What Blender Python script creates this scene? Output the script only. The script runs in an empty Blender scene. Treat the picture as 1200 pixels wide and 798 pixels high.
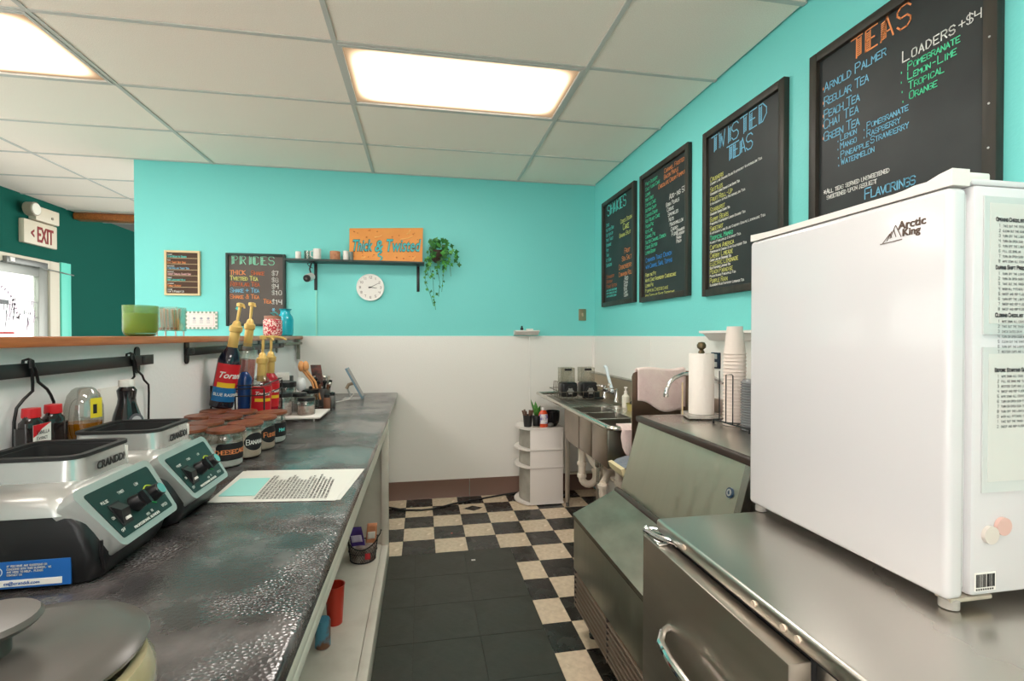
import bpy, bmesh, math, random
from mathutils import Vector, Matrix
random.seed(7)
SC = bpy.context.scene
COL = SC.collection
PI = math.pi
# ------------------------------------------------------------------ camera
cd = bpy.data.cameras.new('camera'); cd.sensor_width = 36.0; cd.lens = 575/1200*36; cd.clip_start = 0.05
cam = bpy.data.objects.new('camera', cd); COL.objects.link(cam)
cam.location = (0, 0, 1.39)
cam.rotation_euler = (PI/2 - math.atan(6/575), 0, -math.atan(106/575))
SC.camera = cam
# ------------------------------------------------------------------ world: bright overcast daylight seen through the glass
w = bpy.data.worlds.new('daylight'); SC.world = w; w.use_nodes = True
bg = w.node_tree.nodes['Background']; bg.inputs[0].default_value = (1.0, 0.985, 0.97, 1); bg.inputs[1].default_value = 2.2
# ------------------------------------------------------------------ exposure
SC.view_settings.view_transform = 'Standard'; SC.view_settings.look = 'None'
SC.view_settings.exposure = 1.13; SC.view_settings.gamma = 1.0
LAMP = 9.0      # strength of the fluorescent panels

# ------------------------------------------------------------------ material helpers
def lin(c):
    out = []
    for v in c[:3]:
        v = v/255.0
        out.append(v/12.92 if v <= 0.04045 else ((v+0.055)/1.055)**2.4)
    return (*out, 1.0)
MATS = {}
def mat(name, rgb=(128, 128, 128), rough=0.5, metal=0.0, rgb2=None, nscale=8.0, bump=0.0, bscale=60.0, trans=0.0,
        stretch=None, spec=None, alpha=1.0, ior=1.45, coat=0.0, contrast=(0.35, 0.65), detail=4.0, rvar=0.0):
    if name in MATS: return MATS[name]
    m = bpy.data.materials.new(name); m.use_nodes = True; MATS[name] = m
    nt = m.node_tree; b = nt.nodes['Principled BSDF']
    b.inputs['Base Color'].default_value = lin(rgb); b.inputs['Roughness'].default_value = rough
    b.inputs['Metallic'].default_value = metal; b.inputs['IOR'].default_value = ior
    b.inputs['Transmission Weight'].default_value = trans; b.inputs['Alpha'].default_value = alpha
    b.inputs['Coat Weight'].default_value = coat
    if spec is not None: b.inputs['Specular IOR Level'].default_value = spec
    tc = None
    if rgb2 is not None or bump > 0 or rvar > 0:
        tc = nt.nodes.new('ShaderNodeTexCoord'); mp = nt.nodes.new('ShaderNodeMapping')
        nt.links.new(tc.outputs['Object'], mp.inputs[0])
        if stretch: mp.inputs['Scale'].default_value = stretch
    if rgb2 is not None:
        n = nt.nodes.new('ShaderNodeTexNoise'); n.inputs['Scale'].default_value = nscale; n.inputs['Detail'].default_value = detail
        r = nt.nodes.new('ShaderNodeValToRGB'); r.color_ramp.elements[0].position = contrast[0]; r.color_ramp.elements[1].position = contrast[1]
        r.color_ramp.elements[0].color = lin(rgb); r.color_ramp.elements[1].color = lin(rgb2)
        nt.links.new(mp.outputs[0], n.inputs['Vector']); nt.links.new(n.outputs['Fac'], r.inputs[0])
        nt.links.new(r.outputs[0], b.inputs['Base Color'])
    if rvar > 0:
        n2 = nt.nodes.new('ShaderNodeTexNoise'); n2.inputs['Scale'].default_value = nscale*0.7; n2.inputs['Detail'].default_value = 5
        mr = nt.nodes.new('ShaderNodeMapRange'); mr.inputs['From Min'].default_value = 0.3; mr.inputs['From Max'].default_value = 0.7
        mr.inputs['To Min'].default_value = max(0.02, rough-rvar); mr.inputs['To Max'].default_value = rough+rvar
        nt.links.new(mp.outputs[0], n2.inputs['Vector']); nt.links.new(n2.outputs['Fac'], mr.inputs['Value'])
        nt.links.new(mr.outputs[0], b.inputs['Roughness'])
    if bump > 0:
        n = nt.nodes.new('ShaderNodeTexNoise'); n.inputs['Scale'].default_value = bscale; n.inputs['Detail'].default_value = 3
        bp = nt.nodes.new('ShaderNodeBump'); bp.inputs['Strength'].default_value = bump; bp.inputs['Distance'].default_value = 0.01
        nt.links.new(mp.outputs[0], n.inputs['Vector']); nt.links.new(n.outputs['Fac'], bp.inputs['Height'])
        nt.links.new(bp.outputs[0], b.inputs['Normal'])
    return m
def thin_glass(name, tint=(235, 245, 245), gloss=0.10, rough=0.03):
    if name in MATS: return MATS[name]
    m = bpy.data.materials.new(name); m.use_nodes = True; MATS[name] = m
    nt = m.node_tree; nt.nodes.clear()
    o = nt.nodes.new('ShaderNodeOutputMaterial'); t = nt.nodes.new('ShaderNodeBsdfTransparent'); g = nt.nodes.new('ShaderNodeBsdfGlossy')
    x = nt.nodes.new('ShaderNodeMixShader'); x.inputs[0].default_value = gloss
    t.inputs[0].default_value = lin(tint); g.inputs['Roughness'].default_value = rough
    nt.links.new(t.outputs[0], x.inputs[1]); nt.links.new(g.outputs[0], x.inputs[2]); nt.links.new(x.outputs[0], o.inputs[0])
    return m

# ------------------------------------------------------------------ mesh helpers
BASE = {}          # object name -> world position of its root, so that parts can be given in world coordinates
class MB:
    def __init__(s): s.v = []; s.f = []; s.m = []; s.mi = 0
    def add(s, vs, fs):
        o = len(s.v); s.v += [tuple(p) for p in vs]
        for f in fs: s.f.append(tuple(i+o for i in f)); s.m.append(s.mi)
        return s
    def box(s, x0, x1, y0, y1, z0, z1):
        v = [(x0,y0,z0),(x1,y0,z0),(x1,y1,z0),(x0,y1,z0),(x0,y0,z1),(x1,y0,z1),(x1,y1,z1),(x0,y1,z1)]
        return s.add(v, [(0,3,2,1),(4,5,6,7),(0,1,5,4),(1,2,6,5),(2,3,7,6),(3,0,4,7)])
    def rbox(s, x0, x1, y0, y1, z0, z1, r=0.005, seg=2):
        r = min(r, (x1-x0)*.49, (y1-y0)*.49, (z1-z0)*.49)
        bm = bmesh.new(); bmesh.ops.create_cube(bm, size=1.0)
        for v in bm.verts: v.co = Vector(((x0+x1)/2+v.co.x*(x1-x0), (y0+y1)/2+v.co.y*(y1-y0), (z0+z1)/2+v.co.z*(z1-z0)))
        bmesh.ops.bevel(bm, geom=bm.edges[:], offset=r, segments=seg, profile=0.5, affect='EDGES')
        bm.verts.index_update()
        s.add([v.co[:] for v in bm.verts], [[v.index for v in f.verts] for f in bm.faces]); bm.free(); return s
    def vbox(s, x0, x1, y0, y1, z0, z1, r=0.02, seg=5):      # vertical edges rounded
        pts = []
        for cx, cy, a in ((x1-r, y1-r, 0), (x0+r, y1-r, PI/2), (x0+r, y0+r, PI), (x1-r, y0+r, 1.5*PI)):
            for k in range(seg+1):
                t = a + PI/2*k/seg; pts.append((cx+r*math.cos(t), cy+r*math.sin(t)))
        return s.prism([(p[0], p[1]) for p in pts], 'z', z0, z1)
    def prism(s, poly, axis, a, b):
        n = len(poly)
        def P(p, t):
            return {'z': (p[0], p[1], t), 'y': (p[0], t, p[1]), 'x': (t, p[0], p[1])}[axis]
        v = [P(p, a) for p in poly] + [P(p, b) for p in poly]
        f = [tuple(range(n))[::-1], tuple(range(n, 2*n))]
        for i in range(n): j = (i+1) % n; f.append((i, j, j+n, i+n))
        return s.add(v, f)
    def lathe(s, cx, cy, prof, seg=20, sx=1.0, sy=1.0):
        v = []; f = []; n = len(prof)
        for r, z in prof:
            for k in range(seg):
                t = 2*PI*k/seg; v.append((cx+r*sx*math.cos(t), cy+r*sy*math.sin(t), z))
        for i in range(n-1):
            for k in range(seg):
                j = (k+1) % seg; f.append((i*seg+k, i*seg+j, (i+1)*seg+j, (i+1)*seg+k))
        if prof[0][0] > 1e-6: f.append(tuple(range(seg))[::-1])
        if prof[-1][0] > 1e-6: f.append(tuple((n-1)*seg+k for k in range(seg)))
        return s.add(v, f)
    def cyl(s, p, q, r, seg=12, r2=None):
        return s.tube([p, q], r, seg, r2)
    def tube(s, pts, r, seg=8, r2=None, caps=True):
        pts = [Vector(p) for p in pts]; n = len(pts); v = []; f = []
        up = None
        for i, p in enumerate(pts):
            d = (pts[min(i+1, n-1)] - pts[max(i-1, 0)]).normalized()
            if up is None:
                up = Vector((0, 0, 1)) if abs(d.z) < 0.9 else Vector((1, 0, 0))
            a = d.cross(up).normalized(); b = a.cross(d).normalized(); up = b
            rr = r if r2 is None else r + (r2-r)*i/(n-1)
            for k in range(seg):
                t = 2*PI*k/seg; v.append(p + a*rr*math.cos(t) + b*rr*math.sin(t))
        for i in range(n-1):
            for k in range(seg):
                j = (k+1) % seg; f.append((i*seg+k, i*seg+j, (i+1)*seg+j, (i+1)*seg+k))
        if caps: f.append(tuple(range(seg))[::-1]); f.append(tuple((n-1)*seg+k for k in range(seg)))
        return s.add(v, f)
    def ball(s, c, r, seg=14, rings=8, sz=1.0):
        prof = [(max(r*math.sin(PI*i/rings), 1e-7), c[2]-r*sz*math.cos(PI*i/rings)) for i in range(rings+1)]
        return s.lathe(c[0], c[1], prof, seg)
    def sheet(s, grid):                                       # grid[i][j] of points
        n = len(grid); m = len(grid[0]); v = [p for row in grid for p in row]
        return s.add(v, [(i*m+j, i*m+j+1, (i+1)*m+j+1, (i+1)*m+j) for i in range(n-1) for j in range(m-1)])
    def build(s, name, m, parent=None, smooth=35, world=True, thick=0):
        me = bpy.data.meshes.new(name)
        off = Vector(BASE.get(parent.name, (0, 0, 0))) if (parent is not None and world) else Vector((0, 0, 0))
        me.from_pydata([(p[0]-off.x, p[1]-off.y, p[2]-off.z) for p in s.v], [], s.f)
        ms = m if isinstance(m, (list, tuple)) else [m]
        for q in ms: me.materials.append(q)
        if len(ms) > 1: me.polygons.foreach_set('material_index', s.m)
        bm = bmesh.new(); bm.from_mesh(me); bmesh.ops.recalc_face_normals(bm, faces=bm.faces[:]); bm.to_mesh(me); bm.free()
        if smooth:
            me.polygons.foreach_set('use_smooth', [True]*len(me.polygons)); me.set_sharp_from_angle(angle=math.radians(smooth))
        me.update()
        o = bpy.data.objects.new(name, me); COL.objects.link(o)
        if parent is not None: o.parent = parent
        BASE[o.name] = tuple(off)
        if thick:
            md = o.modifiers.new('thickness', 'SOLIDIFY'); md.thickness = thick; md.offset = 0
        return o
def mesh_part(name, me, m, parent):
    me.materials.clear(); me.materials.append(m)
    o = bpy.data.objects.new(name, me); COL.objects.link(o); o.parent = parent; BASE[o.name] = BASE.get(parent.name, (0, 0, 0)) if parent else (0,0,0)
    return o
def tag(o, label=None, cat=None, group=None, kind=None):
    if label: o['label'] = label
    if cat: o['category'] = cat
    if group: o['group'] = group
    if kind: o['kind'] = kind
    return o
def thing(name, label, cat, loc=(0, 0, 0), group=None):
    o = bpy.data.objects.new(name, None); COL.objects.link(o); o.location = loc; o.empty_display_size = 0.05
    BASE[o.name] = tuple(loc)
    return tag(o, label, cat, group)
def copy_tree(o, parent=None):
    c = o.copy(); COL.objects.link(c); c.parent = parent
    for ch in list(o.children): copy_tree(ch, c)
    return c
def dup(o, loc, label=None, group=None, rz=None):
    c = copy_tree(o); c.location = loc
    if rz is not None: c.rotation_euler.z = rz
    if label: c['label'] = label
    if group: c['group'] = group
    return c

# ------------------------------------------------------------------ lettering
G = {'A':'002640,1232','B':'00063645443303,3342413000','C':'4536160501103041','D':'000626444220 00','E':'46060040,0333','F':'460600,0333',
 'G':'453616050110304143,4323','H':'0006,4640,0343','I':'1016','J':'4641301001','K':'0006,460340','L':'060040','M':'0006234640','N':'00064046',
 'O':'100105163645413010','P':'00063645443303','Q':'100105163645413010,2240','R':'00063645443303,2340','S':'453616050413334241301001',
 'T':'0646,2620','U':'060110304146','V':'062046','W':'0610243046','X':'0046,0640','Y':'062346,2320','Z':'06460040','0':'100105163645413010',
 '1':'152620','2':'05163645440040','3':'0516364544334241301001,2333','4':'060343,4640','5':'4606033342413010 01','6':'4536160501103041423303',
 '7':'064620','8':'160504133342413010010213041636454433','9':'4330160 5','$':'453616050413334241301001,2720','-':'1333','.':'2021','*':'1135,1531,0343',
 '+':'2125,0343',"'":'2625',',':'2110','/':'0046','(':'362521 30','&':'4016364502011030 43','<':'350331','?':'05163645332220','%':'0046','#':'1016,3036,0242,0444',':':'2122,2425'}
for k in G: G[k] = G[k].replace(' ', '')
G['9'] = '100130414536160504133343'; G['('] = '36252130'
def strokes(mb, s, o, r, u, n, h, wd=None, sp=1.32, jit=0.25, bold=0.0):
    """hand lettering: o lower-left point, h capital height; lower-case letters become small capitals; returns the end point"""
    o = Vector(o); r = Vector(r); u = Vector(u); n = Vector(n); x = 0.0; wd = wd or h*0.13
    for ch in s:
        small = ch.islower(); sc = h/6*(0.74 if small else 1.0); g = G.get(ch.upper())
        if g is None: x += h*0.42; continue
        jy = random.uniform(-jit, jit)*h*0.12
        for pl in g.split(','):
            P = [(x+int(pl[i])*sc*0.92, int(pl[i+1])*sc+jy) for i in range(0, len(pl)-1, 2)]
            for a, b in zip(P, P[1:]):
                dx, dy = b[0]-a[0], b[1]-a[1]; L = math.hypot(dx, dy) or 1e-6; dx /= L; dy /= L
                e = wd*0.45; a2 = (a[0]-dx*e, a[1]-dy*e); b2 = (b[0]+dx*e, b[1]+dy*e)
                ww = wd/2*(1+bold*(abs(dy) > 0.9)); px, py = -dy*ww, dx*ww
                q = [(a2[0]+px, a2[1]+py), (a2[0]-px, a2[1]-py), (b2[0]-px, b2[1]-py), (b2[0]+px, b2[1]+py)]
                mb.add([o + r*p[0] + u*p[1] + n*0.0008 for p in q], [(0, 1, 2, 3)])
        x += sc*4*0.92*sp*(0.62 if ch in 'Ii' else 1.0)
    return x
def width(s, h, sp=1.32):
    x = 0
    for ch in s: x += h*0.42 if G.get(ch.upper()) is None else h/6*(0.74 if ch.islower() else 1)*4*0.92*sp*(0.62 if ch in 'Ii' else 1.0)
    return x
def print_text(name, txt, size, o, r, u, n, m, parent, ext=0.0004, off=0.0, shear=0.0, sx=1.0, align='LEFT', wrap=None, res=3, space=1.0, W=None):
    """printed lettering made with the built-in font, laid in the plane o + r*x + u*y, or wrapped round a bottle when wrap=(cx, cy, radius, angle0)"""
    c = bpy.data.curves.new(name, 'FONT'); c.body = txt; c.size = size; c.extrude = ext; c.offset = off; c.shear = shear
    c.resolution_u = res; c.align_x = align; c.space_character = space
    t = bpy.data.objects.new(name, c); COL.objects.link(t)
    dg = bpy.context.evaluated_depsgraph_get(); me = bpy.data.meshes.new_from_object(t.evaluated_get(dg))
    bpy.data.objects.remove(t); bpy.data.curves.remove(c); me.name = name
    base = Vector(BASE.get(parent.name, (0, 0, 0)))
    if W: sx = W/max(1e-6, max(v.co.x for v in me.vertices))
    if wrap is None:
        o = Vector(o); r = Vector(r); u = Vector(u); n = Vector(n)
        for v in me.vertices: v.co = o + r*(v.co.x*sx) + u*v.co.y + n*(v.co.z+0.0006) - base
    else:
        cx, cy, R, a0, z0 = wrap
        for v in me.vertices:
            a = a0 + v.co.x*sx/R; rr = R + 0.0008 + v.co.z
            v.co = Vector((cx + rr*math.cos(a), cy + rr*math.sin(a), z0 + v.co.y)) - base
    me.update()
    return mesh_part(name, me, m, parent)

# ------------------------------------------------------------------ palette
TEAL = mat('teal_paint', (120, 213, 208), 0.5, bump=0.10, bscale=90)
TEALD = mat('deep_teal_paint', (14, 82, 70), 0.8, spec=0.15, bump=0.10, bscale=90)
WHITEW = mat('white_wall_panel', (234, 232, 226), 0.32, bump=0.12, bscale=120)
HALFW = mat('half_wall_paint', (240, 238, 238), 0.5, bump=0.15, bscale=60)
TILE = mat('ceiling_tile', (255, 241, 228), 0.9, rgb2=(246, 231, 217), nscale=220, bump=0.25, bscale=260)
SPECK = mat('ceiling_grid', (200, 196, 189), 0.5)
CREAM = mat('cream_floor_tile', (226, 207, 180), 0.22, rgb2=(208, 188, 162), nscale=30, bump=0.05, bscale=30, rvar=0.08)
BLACKT = mat('black_floor_tile', (38, 37, 34), 0.25, rgb2=(50, 48, 44), nscale=14, bump=0.05, bscale=30, rvar=0.1)
BLACKT2 = mat('worn_black_floor_tile', (50, 49, 43), 0.42, rgb2=(58, 57, 50), nscale=10, bump=0.06, bscale=40, rvar=0.08)
COUNTER = mat('slate_laminate', (50, 47, 49), 0.24, rgb2=(104, 98, 98), nscale=9, bump=0.22, bscale=240, detail=9, contrast=(0.38, 0.72), rvar=0.07, spec=0.8)
STEEL = mat('brushed_steel', (206, 201, 193), 0.30, 1.0, rvar=0.05, nscale=2.5)
STEELD = mat('dull_steel', (176, 171, 162), 0.36, 1.0, stretch=(1, 8, 8), rvar=0.08, nscale=6)
CHROME = mat('chrome', (225, 225, 225), 0.08, 1.0)
BROWNP = mat('brown_plastic_trim', (62, 52, 47), 0.4)
WHITE = mat('white_enamel', (216, 214, 216), 0.18, coat=0.3)
WHITEP = mat('white_plastic', (236, 230, 224), 0.35)
PAPERW = mat('white_paper', (238, 234, 228), 0.8)
CABW = mat('white_cabinet_paint', (224, 217, 204), 0.45, rgb2=(206, 197, 182), nscale=6, contrast=(0.5, 0.8))
BLK = mat('black_metal', (26, 26, 28), 0.4)
BLKP = mat('black_plastic', (24, 24, 26), 0.33)
BLKR = mat('black_rubber', (36, 36, 37), 0.6)
SILV = mat('silver_plastic', (196, 197, 194), 0.3, 0.6)
BOARD = mat('chalkboard', (36, 39, 40), 0.5, rgb2=(46, 49, 49), nscale=5)
BOARDB = mat('grey_chalkboard', (82, 74, 68), 0.55, rgb2=(92, 84, 78), nscale=5)
FRAMED = mat('dark_wood_frame', (58, 52, 44), 0.5, rgb2=(40, 36, 32), nscale=20, stretch=(1, 1, 0.1))
OAK = mat('varnished_oak', (190, 112, 56), 0.35, rgb2=(160, 88, 40), nscale=12, stretch=(6, 0.6, 6), coat=0.2)
GLASS = thin_glass('clear_glass', (236, 240, 236), 0.12, 0.04)
GOLD = mat('gold_plastic', (222, 186, 110), 0.35, 0.35)
INK = mat('black_ink', (30, 30, 32), 0.7)
def chalk(n, c): return mat('chalk_'+n, c, 0.9)
CW, CB, CG, CO, CY, CT = chalk('white', (235, 235, 230)), chalk('blue', (130, 195, 225)), chalk('green', (95, 225, 170)), chalk('orange', (240, 150, 95)), chalk('yellow', (225, 225, 130)), chalk('turquoise', (110, 225, 215))
CBL = chalk('deep_blue', (60, 140, 215)); CP = chalk('pink', (240, 190, 190))

def pitted_counter():
    # the laminate is embossed in patches: the relief strength follows a broad noise
    nt = COUNTER.node_tree; b = nt.nodes['Principled BSDF']; b.inputs['Coat Weight'].default_value = 0.35; b.inputs['Coat Roughness'].default_value = 0.10
    tc = nt.nodes.new('ShaderNodeTexCoord'); m = nt.nodes.new('ShaderNodeTexNoise'); m.inputs['Scale'].default_value = 3.2; m.inputs['Detail'].default_value = 5
    r = nt.nodes.new('ShaderNodeMapRange'); r.inputs['From Min'].default_value = 0.47; r.inputs['From Max'].default_value = 0.62; r.inputs['To Min'].default_value = 0.08; r.inputs['To Max'].default_value = 1.0
    v = nt.nodes.new('ShaderNodeTexVoronoi'); v.inputs['Scale'].default_value = 130; n = nt.nodes.new('ShaderNodeBump'); n.inputs['Distance'].default_value = 0.006
    nt.links.new(tc.outputs['Object'], m.inputs['Vector']); nt.links.new(m.outputs['Fac'], r.inputs['Value']); nt.links.new(r.outputs[0], n.inputs['Strength'])
    nt.links.new(tc.outputs['Object'], v.inputs['Vector']); nt.links.new(v.outputs['Distance'], n.inputs['Height'])
    nt.links.new(n.outputs[0], b.inputs['Normal']); nt.links.new(n.outputs[0], b.inputs['Coat Normal'])
pitted_counter()
# ================================================================== STRUCTURE
# floor with its tiles
fl = MB().box(-3.85, 1.66, -2.6, 9.0, -0.08, -0.004).build('floor', mat('floor_bed', (60, 55, 50), 0.8), smooth=0)
tag(fl, 'cream and black checkered tile floor of the serving aisle', 'floor', kind='structure')
XL = [-0.335+0.21*i for i in range(10)]; YL = [4.248-0.2185*j for j in range(17)]
tm = {}
def floor_tile(x0, x1, y0, y1, m):
    w_, d_ = round(x1-x0, 4), round(y1-y0, 4); k = (w_, d_, m.name); g = 0.0009
    if k not in tm:
        o = MB().box(-w_/2+g, w_/2-g, -d_/2+g, d_/2-g, -0.004, 0.0).build('floor_tile', m, fl, smooth=0, world=False); tm[k] = o.data
    else:
        o = bpy.data.objects.new('floor_tile', tm[k]); COL.objects.link(o); o.parent = fl
    o.location = ((x0+x1)/2, (y0+y1)/2, 0)
EX, EY = 0.57, 3.160          # edge of the replacement black tiles
for j in range(16):
    y1, y0 = YL[j], YL[j+1]
    for i in range(9):
        x0, x1 = XL[i], XL[i+1] if i < 8 else 1.54
        cream = (i+j) % 2 == 0
        if y1 > EY+0.05:
            if y0 < EY-0.02: y0 = EY
            m = CREAM if cream else BLACKT
            floor_tile(x0, x1, y0, y1, m)
        else:
            if x1 <= EX: continue
            floor_tile(max(x0, EX), x1, y0, y1, CREAM if cream else BLACKT)
for j in range(8):
    for i in range(3):
        x1 = EX-0.305*i; y1 = EY-0.305*j; floor_tile(x1-0.305, x1, y1-0.305, y1, BLACKT2)
# decorative diamond on one cream tile, flattened on the floor
dm = MB().add([(0.325, 3.925, 0.0005), (0.405, 3.865, 0.0005), (0.485, 3.925, 0.0005), (0.405, 3.985, 0.0005)], [(0, 1, 2, 3)]).build('diamond_inlay', BLACKT, fl, smooth=0)

# ceiling, tiles, grid
ce = MB().box(-3.85, 1.66, -2.6, 9.0, 2.765, 2.85).build('ceiling', mat('ceiling_deck', (150, 145, 138), 0.9), smooth=0)
tag(ce, 'suspended ceiling of speckled white tiles in a metal grid', 'ceiling', kind='structure')
CXL = [-3.75, -2.83, -1.61, -0.392, 0.826, 1.54]; CYL = [2.38+0.615*k for k in range(-8, 8)]
LIGHTS = [(3, 8), (1, 8), (3, 4), (1, 4), (3, 1), (1, 1)]
ctm = {}
for i in range(5):
    for j in range(len(CYL)-1):
        x0, x1, y0, y1 = CXL[i], CXL[i+1], CYL[j], CYL[j+1]
        if (i, j) in LIGHTS: continue
        if x0 > -2.2 and y0 > 4.3: continue
        k = round(x1-x0, 3)
        if k not in ctm:
            w_, d_ = x1-x0, y1-y0
            o = MB().box(-w_/2+.008, w_/2-.008, -d_/2+.008, d_/2-.008, 0, 0.02).build('ceiling_tile', TILE, ce, smooth=0, world=False); ctm[k] = o.data
        else:
            o = bpy.data.objects.new('ceiling_tile', ctm[k]); COL.objects.link(o); o.parent = ce
        o.location = ((x0+x1)/2, (y0+y1)/2, 2.742)
for x in CXL[1:5]: MB().box(x-.011, x+.011, -2.54, 4.24 if x > -2.2 else 6.7, 2.737, 2.746).build('ceiling_grid_bar', SPECK, ce, smooth=0)
for y in CYL: MB().box(-3.75, 1.54 if y < 4.24 else -2.17, y-.011, y+.011, 2.7375, 2.746).build('ceiling_grid_bar', SPECK, ce, smooth=0)

def lamp_mat():
    m = bpy.data.materials.new('fluorescent_diffuser'); m.use_nodes = True; nt = m.node_tree; nt.nodes.clear()
    o = nt.nodes.new('ShaderNodeOutputMaterial'); e = nt.nodes.new('ShaderNodeEmission')
    tc = nt.nodes.new('ShaderNodeTexCoord'); sp = nt.nodes.new('ShaderNodeSeparateXYZ'); nt.links.new(tc.outputs['Generated'], sp.inputs[0])
    def tri(sock, p):      # 1 in the middle, 0 at the ends
        a = nt.nodes.new('ShaderNodeMath'); a.operation = 'SUBTRACT'; a.inputs[1].default_value = 0.5; nt.links.new(sock, a.inputs[0])
        b = nt.nodes.new('ShaderNodeMath'); b.operation = 'ABSOLUTE'; nt.links.new(a.outputs[0], b.inputs[0])
        c = nt.nodes.new('ShaderNodeMapRange'); c.inputs['From Min'].default_value = 0.5; c.inputs['From Max'].default_value = p
        c.interpolation_type = 'SMOOTHSTEP'; nt.links.new(b.outputs[0], c.inputs['Value']); return c.outputs[0]
    u = tri(sp.outputs[0], 0.36); v = tri(sp.outputs[1], 0.20)
    mu = nt.nodes.new('ShaderNodeMath'); mu.operation = 'MULTIPLY'; nt.links.new(u, mu.inputs[0]); nt.links.new(v, mu.inputs[1])
    n = nt.nodes.new('ShaderNodeTexNoise'); n.inputs['Scale'].default_value = 3.0; nt.links.new(tc.outputs['Generated'], n.inputs['Vector'])
    mr = nt.nodes.new('ShaderNodeMapRange'); mr.inputs['To Min'].default_value = 0.22; mr.inputs['To Max'].default_value = LAMP
    nt.links.new(mu.outputs[0], mr.inputs['Value'])
    cr = nt.nodes.new('ShaderNodeValToRGB'); cr.color_ramp.elements[0].color = lin((255, 214, 168)); cr.color_ramp.elements[1].color = lin((255, 247, 240)); cr.color_ramp.elements[1].position = 0.5
    nt.links.new(mu.outputs[0], cr.inputs[0]); nt.links.new(cr.outputs[0], e.inputs[0]); nt.links.new(mr.outputs[0], e.inputs[1]); nt.links.new(e.outputs[0], o.inputs[0])
    return m
LM = lamp_mat()
LL = {(3, 8): 'lit fluorescent ceiling panel over the aisle, nearest the back wall', (1, 8): 'lit fluorescent ceiling panel at the upper left corner, over the dining side'}
for (i, j) in LIGHTS:
    x0, x1, y0, y1 = CXL[i]+.012, CXL[i+1]-.012, CYL[j]+.012, CYL[j+1]-.012
    t = thing('ceiling_light', LL.get((i, j), 'fluorescent ceiling panel %s, %s behind the photographer' % ('above the aisle' if i == 3 else 'above the dining side', {8: '', 4: 'just', 1: 'far'}[j])), 'light', ((x0+x1)/2, (y0+y1)/2, 2.745), 'fluorescent ceiling panels')
    f = MB(); e = .016
    f.box(x0, x1, y0, y0+e, 2.734, 2.75).box(x0, x1, y1-e, y1, 2.734, 2.75).box(x0, x0+e, y0+e, y1-e, 2.734, 2.75).box(x1-e, x1, y0+e, y1-e, 2.734, 2.75)
    f.build('light_frame', SPECK, t, smooth=0)
    MB().box(x0+e, x1-e, y0+e, y1-e, 2.744, 2.748).build('diffuser', LM, t, smooth=0)

# back wall
wb = MB().box(-2.17, 1.66, 4.245, 4.36, 0, 2.765).build('wall_back', TEAL, smooth=0); tag(wb, 'turquoise back wall above white panels', 'wall', kind='structure')
for x0, x1 in ((-1.2, 0.941), (0.945, 1.535)): MB().rbox(x0, x1, 4.235, 4.246, 0.13, 1.385, 0.0015, 1).build('wall_panel', WHITEW, wb)
MB().rbox(0.937, 0.949, 4.230, 4.240, 0.15, 1.385, 0.002, 1).build('panel_seam_strip', WHITEW, wb)
MB().rbox(1.523, 1.538, 4.222, 4.237, 0.15, 1.385, 0.002, 1).build('panel_seam_strip', WHITEW, wb)
bb = MB()
b1 = MB().prism([(4.236, 0), (4.218, 0), (4.226, 0.012), (4.230, 0.15), (4.236, 0.152)], 'x', -0.99, 0.405).build('baseboard_back', mat('brown_vinyl_base', (120, 92, 80), 0.45)); tag(b1, 'brown vinyl baseboard along the back wall, left length', 'baseboard', kind='structure')
b2 = MB().prism([(4.236, 0), (4.218, 0), (4.226, 0.012), (4.230, 0.15), (4.236, 0.152)], 'x', 0.407, 1.53).build('baseboard_back', MATS['brown_vinyl_base']); tag(b2, 'brown vinyl baseboard along the back wall, right length by the white drawers', 'baseboard', kind='structure')
# right wall
wr = MB().box(1.545, 1.66, -2.6, 4.36, 0, 2.765).build('wall_right', TEAL, smooth=0); tag(wr, 'turquoise right wall with four chalkboard menus', 'wall', kind='structure')
for y0, y1 in ((3.125, 4.235), (1.92, 3.119), (0.7, 1.916), (-0.5, 0.696)): MB().rbox(1.535, 1.546, y0, y1, 0.02, 1.385, 0.0015, 1).build('wall_panel', WHITEW, wr)
MB().rbox(1.531, 1.54, 3.116, 3.128, 0.15, 1.385, 0.002, 1).build('panel_seam_strip', WHITEW, wr)
# half wall on the left
hw = MB().box(-1.235, -0.985, -0.6, 4.245, 0, 1.3595).build('wall_left', HALFW, smooth=0); tag(hw, 'pale grey half wall behind the left worktop', 'wall', kind='structure')
# far side of the dining room
we = MB().box(-3.87, -3.75, -2.6, -2.2, 0, 2.765).box(-3.87, -3.75, 4.2, 4.70, 0, 2.765).box(-3.87, -3.75, -2.2, 4.2, 0, 0.15).box(-3.87, -3.75, -2.2, 4.2, 2.4, 2.765).box(-3.87, -3.75, 5.93, 9.0, 0, 2.765).box(-3.87, -3.75, 4.70, 5.93, 2.15, 2.765).build('wall_outer', TEALD, smooth=0)
tag(we, 'deep teal outer wall around the glass exit door', 'wall', kind='structure')
wq = MB().box(-3.87, 1.66, -2.7, -2.6, 0, 0.15).box(-3.87, 1.66, -2.7, -2.6, 2.3, 2.765).box(-3.87, -3.2, -2.7, -2.6, 0.15, 2.3).box(-0.6, 1.66, -2.7, -2.6, 0.15, 2.3).build('wall_rear', mat('rear_wall_white', (236, 232, 226), 0.6), smooth=0)  # wide opening added behind the camera to supply daylight
tag(wq, 'white wall behind the photographer with a wide opening added to let in daylight, out of frame', 'wall', kind='structure')
wn = thing('added_window_1', 'row of unseen shopfront windows added in the outer wall for daylight, out of frame to the left', 'window', (-3.8, 1.0, 0.7)); wn['kind'] = 'structure'  # unseen windows, added so daylight comes in from the left
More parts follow.
